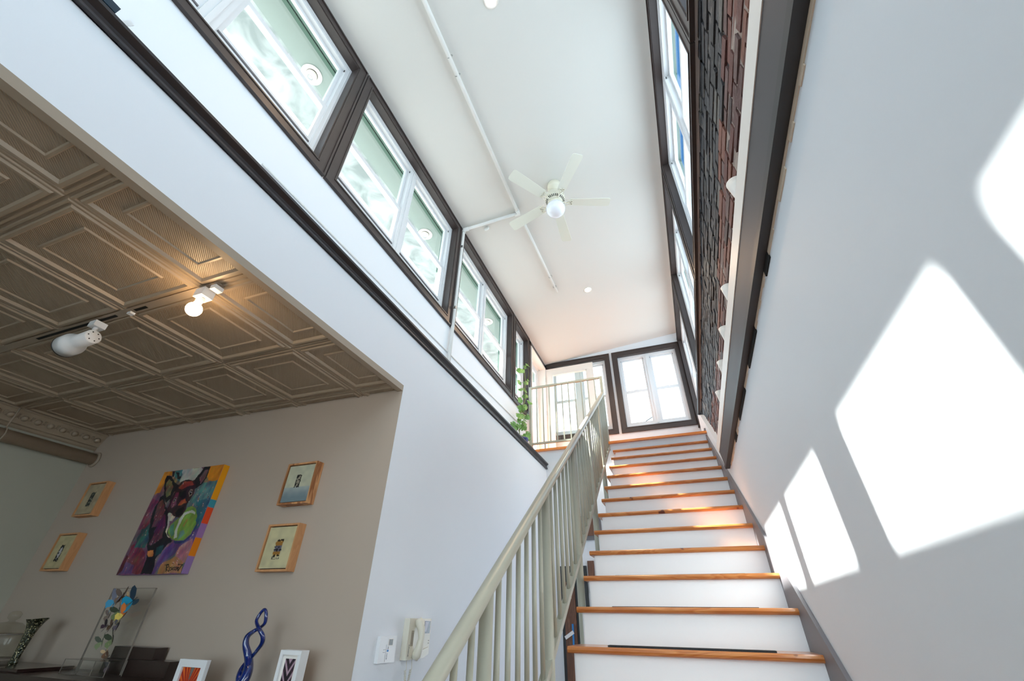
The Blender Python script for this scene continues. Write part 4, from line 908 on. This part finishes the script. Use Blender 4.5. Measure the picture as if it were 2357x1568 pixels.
# vase, cake dome, bottle at the far left
vs_ = thing('glass_vase', 'tall flared smoky cut-glass vase at the left edge', 'vase', (-4.36, 2.12, -.291))
mb = MB(); n_ = 40; prof = [(.028, 0), (.030, .01), (.024, .03), (.026, .08), (.030, .14), (.038, .19), (.052, .225), (.066, .245)]
rings = []
for q, (r_, h_) in enumerate(prof + [(r_ - .004, h_) for r_, h_ in prof[::-1][:-1]]):
    ring = []
    for k_ in range(n_):
        a = 2 * PI * k_ / n_; w_ = 1 + .05 * math.cos(a * 10 + h_ * 60); tip = (.03 * max(0, math.cos(a - .2)) ** 2 * (h_ / .245) ** 4) if h_ > .1 else 0
        ring.append(mb.bm.verts.new((-4.36 + math.cos(a) * (r_ * w_ + tip) + h_ * .06, 2.12 + math.sin(a) * r_ * w_ * .8, -.291 + h_ * 1.02 + tip * .35)))
    rings.append(ring)
for A, C in zip(rings, rings[1:]):
    for k_ in range(n_): mb.bm.faces.new((A[k_], A[(k_ + 1) % n_], C[(k_ + 1) % n_], C[k_]))
mb.bm.faces.new(rings[0][::-1]); mb.build('vase_body', 'vase', vs_)
jr = thing('glass_cake_dome', 'clear glass dome with a round knob behind the cut-glass vase', 'glass dome', (-4.68, 2.16, -.291))
cx_, cy_ = -4.66, 2.13
MB().lathe([(.10, .02), (.115, .03), (.118, .16), (.10, .20), (.06, .225), (.02, .232), (.016, .24), (.034, .255), (.036, .28), (.02, .295), (0, .298)], (cx_, cy_, -.291), (0, 0, 1), 40).build('dome', pane('dome_glass', (.93, .93, .9), 1.0), jr)
MB().lathe([(.116, .155), (.121, .155), (.121, .163), (.116, .163)], (cx_, cy_, -.291), (0, 0, 1), 40).build('beaded_rim', 'acryledge', jr)
MB().lathe([(.06, 0), (.04, .006), (.02, .012), (.03, .016), (.13, .02), (.13, .024), (0, .024)], (cx_, cy_, -.291), (0, 0, 1), 40).build('plate', 'acryledge', jr)
bo = thing('wine_bottle', 'dark bottle leaning at the far left edge above the glass dome', 'bottle', (-5.12, 2.1, -.291))
MB().lathe([(.034, 0), (.036, .01), (.036, .19), (.028, .23), (.014, .255), (.013, .32), (.016, .322), (.016, .335), (0, .336)], (-5.0, 2.10, -.30), (.38, 0, 1), 24).build('bottle_body', 'bottle', bo)

# ------------------------------------------------------------------ thermostat and intercom on the lower left wall
WX = -A1
th = thing('thermostat', 'white wall thermostat with a small grey display beside the intercom phone', 'thermostat', (WX, 2.56, -.15))
MB().box(WX, WX + .022, 2.480, 2.645, -.210, -.085).bevel(.005).build('housing', 'shutoff', th)
xf = WX + .0222
MB().box(xf, xf + .0012, 2.562, 2.606, -.132, -.097).build('display_bezel', 'trimw', th); MB().box(xf + .001, xf + .002, 2.566, 2.602, -.129, -.100).build('display', 'screen', th)
MB().box(xf, xf + .001, 2.556, 2.572, -.159, -.150).build('blue_mark', 'blue', th)
for a, b in ((2.522, -.150), (2.534, -.150), (2.520, -.162), (2.532, -.162)): MB().box(xf, xf + .001, a, a + .004, b, b + .0025).build('button_mark', 'black', th)
MB().box(xf - .0002, xf + .0004, 2.545, 2.5465, -.205, -.125).build('cover_seam', 'ink', th)
Mx = Matrix(((0, 0, 1, 0), (1, 0, 0, 0), (0, 1, 0, 0), (0, 0, 0, 1)))          # text x to +y, text y to +z, facing +x
def place_text(body, size, name, m, par, y, z, x, rot=0): text_part(body, size, .0003, name, m, par, Matrix.Translation((x, y, z)) @ Mx @ Matrix.Rotation(rot, 4, 'Z'))
for q, b in enumerate(('ler', )): place_text('JeJ', .011, 'dial_marks', 'ink', th, 2.566, -.141, xf + .0006, -PI / 2)
place_text('INCTE', .010, 'dial_marks', 'ink', th, 2.560, -.180, xf + .0006, -PI / 2)
ph = thing('intercom_phone', 'beige wall intercom with handset, small dark screen and coiled cord', 'intercom', (WX, 2.87, -.1))
mb = MB(); mb.prism([(2.735, .004), (3.000, .004), (3.005, -.188), (2.94, -.206), (2.735, -.208)], 'x', WX, WX + .040); mb.bevel(.008, 3); mb.build('body', 'beige', ph)
xb_ = WX + .040
MB().box(xb_, xb_ + .004, 2.905, 2.992, -.082, -.004).bevel(.002).build('screen_bezel', 'trimw', ph)
MB().box(xb_ + .0035, xb_ + .005, 2.912, 2.985, -.077, -.009).build('screen', 'bscreen', ph)
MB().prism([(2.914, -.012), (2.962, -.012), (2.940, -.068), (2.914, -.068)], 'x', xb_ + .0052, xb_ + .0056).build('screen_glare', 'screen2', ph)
hsn = MB(); pth = [(WX + .052, 2.815, .000), (WX + .062, 2.818, -.02), (WX + .075, 2.822, -.05), (WX + .082, 2.825, -.10), (WX + .075, 2.822, -.15), (WX + .062, 2.82, -.185), (WX + .052, 2.818, -.203)]
hsn.tube(pth, [.022, .027, .024, .020, .024, .028, .022], 16); hsn.build('handset', 'beige', ph, smooth=True)
for q in range(10): MB().box(xb_, xb_ + .0008, 2.775, 2.795, -.075 - q * .006, -.0735 - q * .006).build('speaker_slot', 'ink', ph)
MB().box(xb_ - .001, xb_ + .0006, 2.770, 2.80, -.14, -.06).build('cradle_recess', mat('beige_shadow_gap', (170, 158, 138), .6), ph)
place_text('AIPHONE', .014, 'brand_lettering', 'ink', ph, 2.757, -.160, xb_ + .0006, -PI / 2)
for zz in (-.118, -.132): MB().box(xb_, xb_ + .002, 2.985, 2.992, zz, zz + .004).build('button', 'ink', ph)
MB().prism([(2.90, -.165), (2.985, -.150), (2.985, -.175), (2.90, -.182)], 'x', xb_ - .001, xb_ + .006).bevel(.003).build('door_button', 'beige', ph)
cp = []
for side_, (ya, yb) in enumerate(((2.765, 2.785), (2.815, 2.788))):
    for q in range(160):
        u = q / 160; z = -.205 - (.05 if True else 0) - u * .22; y = ya + (yb - ya) * u + .012 * math.sin(u * 2.5 + side_ * 2)
        cp.append((side_, WX + .03 + .007 * math.cos(q * 1.05), y + .007 * math.sin(q * 1.05), z))
for side_ in (0, 1):
    P = [c[1:] for c in cp if c[0] == side_]; MB().tube([(WX + .03, P[0][1], -.205)] + P, .0018, 6).build('coiled_cord', 'beige', ph)

# small device on the ledge at the top left
dv = thing('ledge_device', 'small dark blue-black device clipped on the ledge at the top left', 'device', (-1.80, .03, 1.97))
MB().box(-1.79, -1.735, -.045, .05, 1.985, 2.025).bevel(.008, 3).build('housing', mat('navy_plastic', (28, 48, 62), .3), dv)
MB().box(-1.78, -1.74, -.07, .0, 1.968, 1.986).build('clamp', 'black', dv)
tag(MB().obox((-1.765, .085, 2.006), (0, .3, 1), (1, 0, 0), (0, 1, -.3), .045, .003, .010).build('bracket', 'shutoff'), 'pale flat bracket standing on the ledge beside the small dark device', 'bracket')

# white uplight shades showing over the trim on the brick
for q, yy in enumerate((1.56, 2.375, 2.855, 3.355, 3.925)):
    t = thing('uplight_shade', ['nearest white cone shade poking above the trim on the brick wall', 'second white cone shade up from the top, on the brick wall trim', 'middle white cone shade of the row above the trim', 'fourth white cone shade of the row, next to the farthest', 'farthest white cone shade of the row above the trim'][q], 'wall light', (.545, yy, 1.61), 'white shades along the brick wall')
    MB().lathe([(.012, 0), (.016, .02), (.034, .14), (.040, .18), (.037, .18), (.03, .14), (.013, .03), (0, .03)], (.543, yy, 1.61), (0, 0, 1), 28).build('shade', 'trimw', t)
    MB().lathe([(0, 0), (.02, 0), (.02, .012), (0, .012)], (.543, yy, 1.61), (0, 0, 1), 20).build('base', 'trimw', t)

# ------------------------------------------------------------------ plant on the shelf
pl = thing('potted_plant', 'tall climbing monstera in a blue pot on the shelf by the landing railing', 'plant', (-1.90, 5.30, 1.94))
pcx, pcy = -1.885, 5.30
MB().lathe([(.055, 0), (.060, .005), (.085, .15), (.090, .155), (.090, .175), (.080, .175), (.076, .14), (0, .14)], (pcx, pcy, 1.941), (0, 0, 1), 36).build('pot', 'pot', pl)
MB().lathe([(0, .138), (.077, .138), (.077, .150), (0, .155)], (pcx, pcy, 1.941), (0, 0, 1), 24).build('soil', 'soil', pl)
STEM = [(-1.89, 5.29, 2.08), (-1.9, 5.242, 2.173), (-1.9, 5.256, 2.352), (-1.9, 5.29, 2.493), (-1.9, 5.38, 2.624), (-1.9, 5.495, 2.854), (-1.9, 5.457, 2.977), (-1.9, 5.497, 3.113), (-1.9, 5.458, 3.212), (-1.9, 5.459, 3.348), (-1.9, 5.582, 3.47)]
sp2 = smoothpath(STEM, 4)
stm = MB(); stm.tube([tuple(p) for p in sp2], .006, 8)
LV = [(-1.899, 4.99, 2.174, 0.063), (-1.855, 5.033, 2.197, 0.044), (-1.936, 5.5, 2.389, 0.069), (-1.855, 4.955, 2.108, 0.044), (-1.919, 5.619, 2.289, 0.056), (-1.908, 5.605, 2.244, 0.05), (-1.867, 5.182, 2.405, 0.056), (-1.909, 5.425, 2.538, 0.038), (-1.895, 5.312, 2.567, 0.05), (-1.947, 5.402, 2.654, 0.044), (-1.875, 5.382, 2.634, 0.05), (-1.896, 5.682, 2.854, 0.056), (-1.917, 5.544, 2.893, 0.044), (-1.871, 5.19, 2.655, 0.044), (-1.92, 5.323, 2.901, 0.031), (-1.905, 5.509, 2.975, 0.05), (-1.937, 5.331, 3.029, 0.044), (-1.91, 5.565, 3.135, 0.038), (-1.93, 5.728, 3.274, 0.031), (-1.924, 5.33, 3.237, 0.063), (-1.875, 5.571, 3.451, 0.044), (-1.922, 5.563, 3.424, 0.031)]
fo = MB()
def leaf(mb, c, s, nrm, tipd):
    nrm = Vector(nrm).normalized(); tp = (Vector(tipd) - nrm * Vector(tipd).dot(nrm)).normalized(); sd2 = nrm.cross(tp)
    half = [(0, -.0), (.35, -.28), (.75, -.15), (.95, .15), (.55, .20), (.97, .35), (.90, .60), (.50, .50), (.85, .80), (.68, 1.02), (.36, .85), (.50, 1.2), (.22, 1.35), (0, 1.5)]
    mid = [(0, v * 1.0) for _, v in half]
    for sg in (-1, 1):
        V = [mb.bm.verts.new(Vector(c) + (sd2 * sg * a + tp * (b - .5)) * s * .8 + nrm * (-.25 * a * a) * s) for a, b in half]
        C_ = [mb.bm.verts.new(Vector(c) + (tp * (max(0, min(1.5, b)) - .5)) * s * .8) for a, b in half]
        for q in range(len(half) - 1):
            try: mb.bm.faces.new((C_[q], V[q], V[q + 1], C_[q + 1]))
            except Exception: pass
rl = random.Random(5)
for (x, y, z, s_) in LV + [(-1.88 + rl.uniform(-.05, .05), 5.2 + rl.uniform(-.1, .3), 2.15 + rl.uniform(0, .35), .04) for q in range(8)]:
    near = min(sp2, key=lambda p: (p[1] - y) ** 2 + (p[2] - z) ** 2)
    nrm = (0.5 + rl.uniform(-.2, .3), -.6 + rl.uniform(-.5, .5), .1 + rl.uniform(-.5, .5)); tp = (rl.uniform(-.2, .4), (y - near[1]) * 3 + rl.uniform(-.2, .2), -.45)
    stm.tube([tuple(near), ((near[0] + x) / 2 + .02, (near[1] + y) / 2, (near[2] + z) / 2 + .03), (x, y, z)], .0028, 5)
    leaf(fo, (x, y, z), s_ * 1.5, nrm, tp)
stm.build('stem', 'stem', pl); fo.build('foliage', 'leaf', pl)
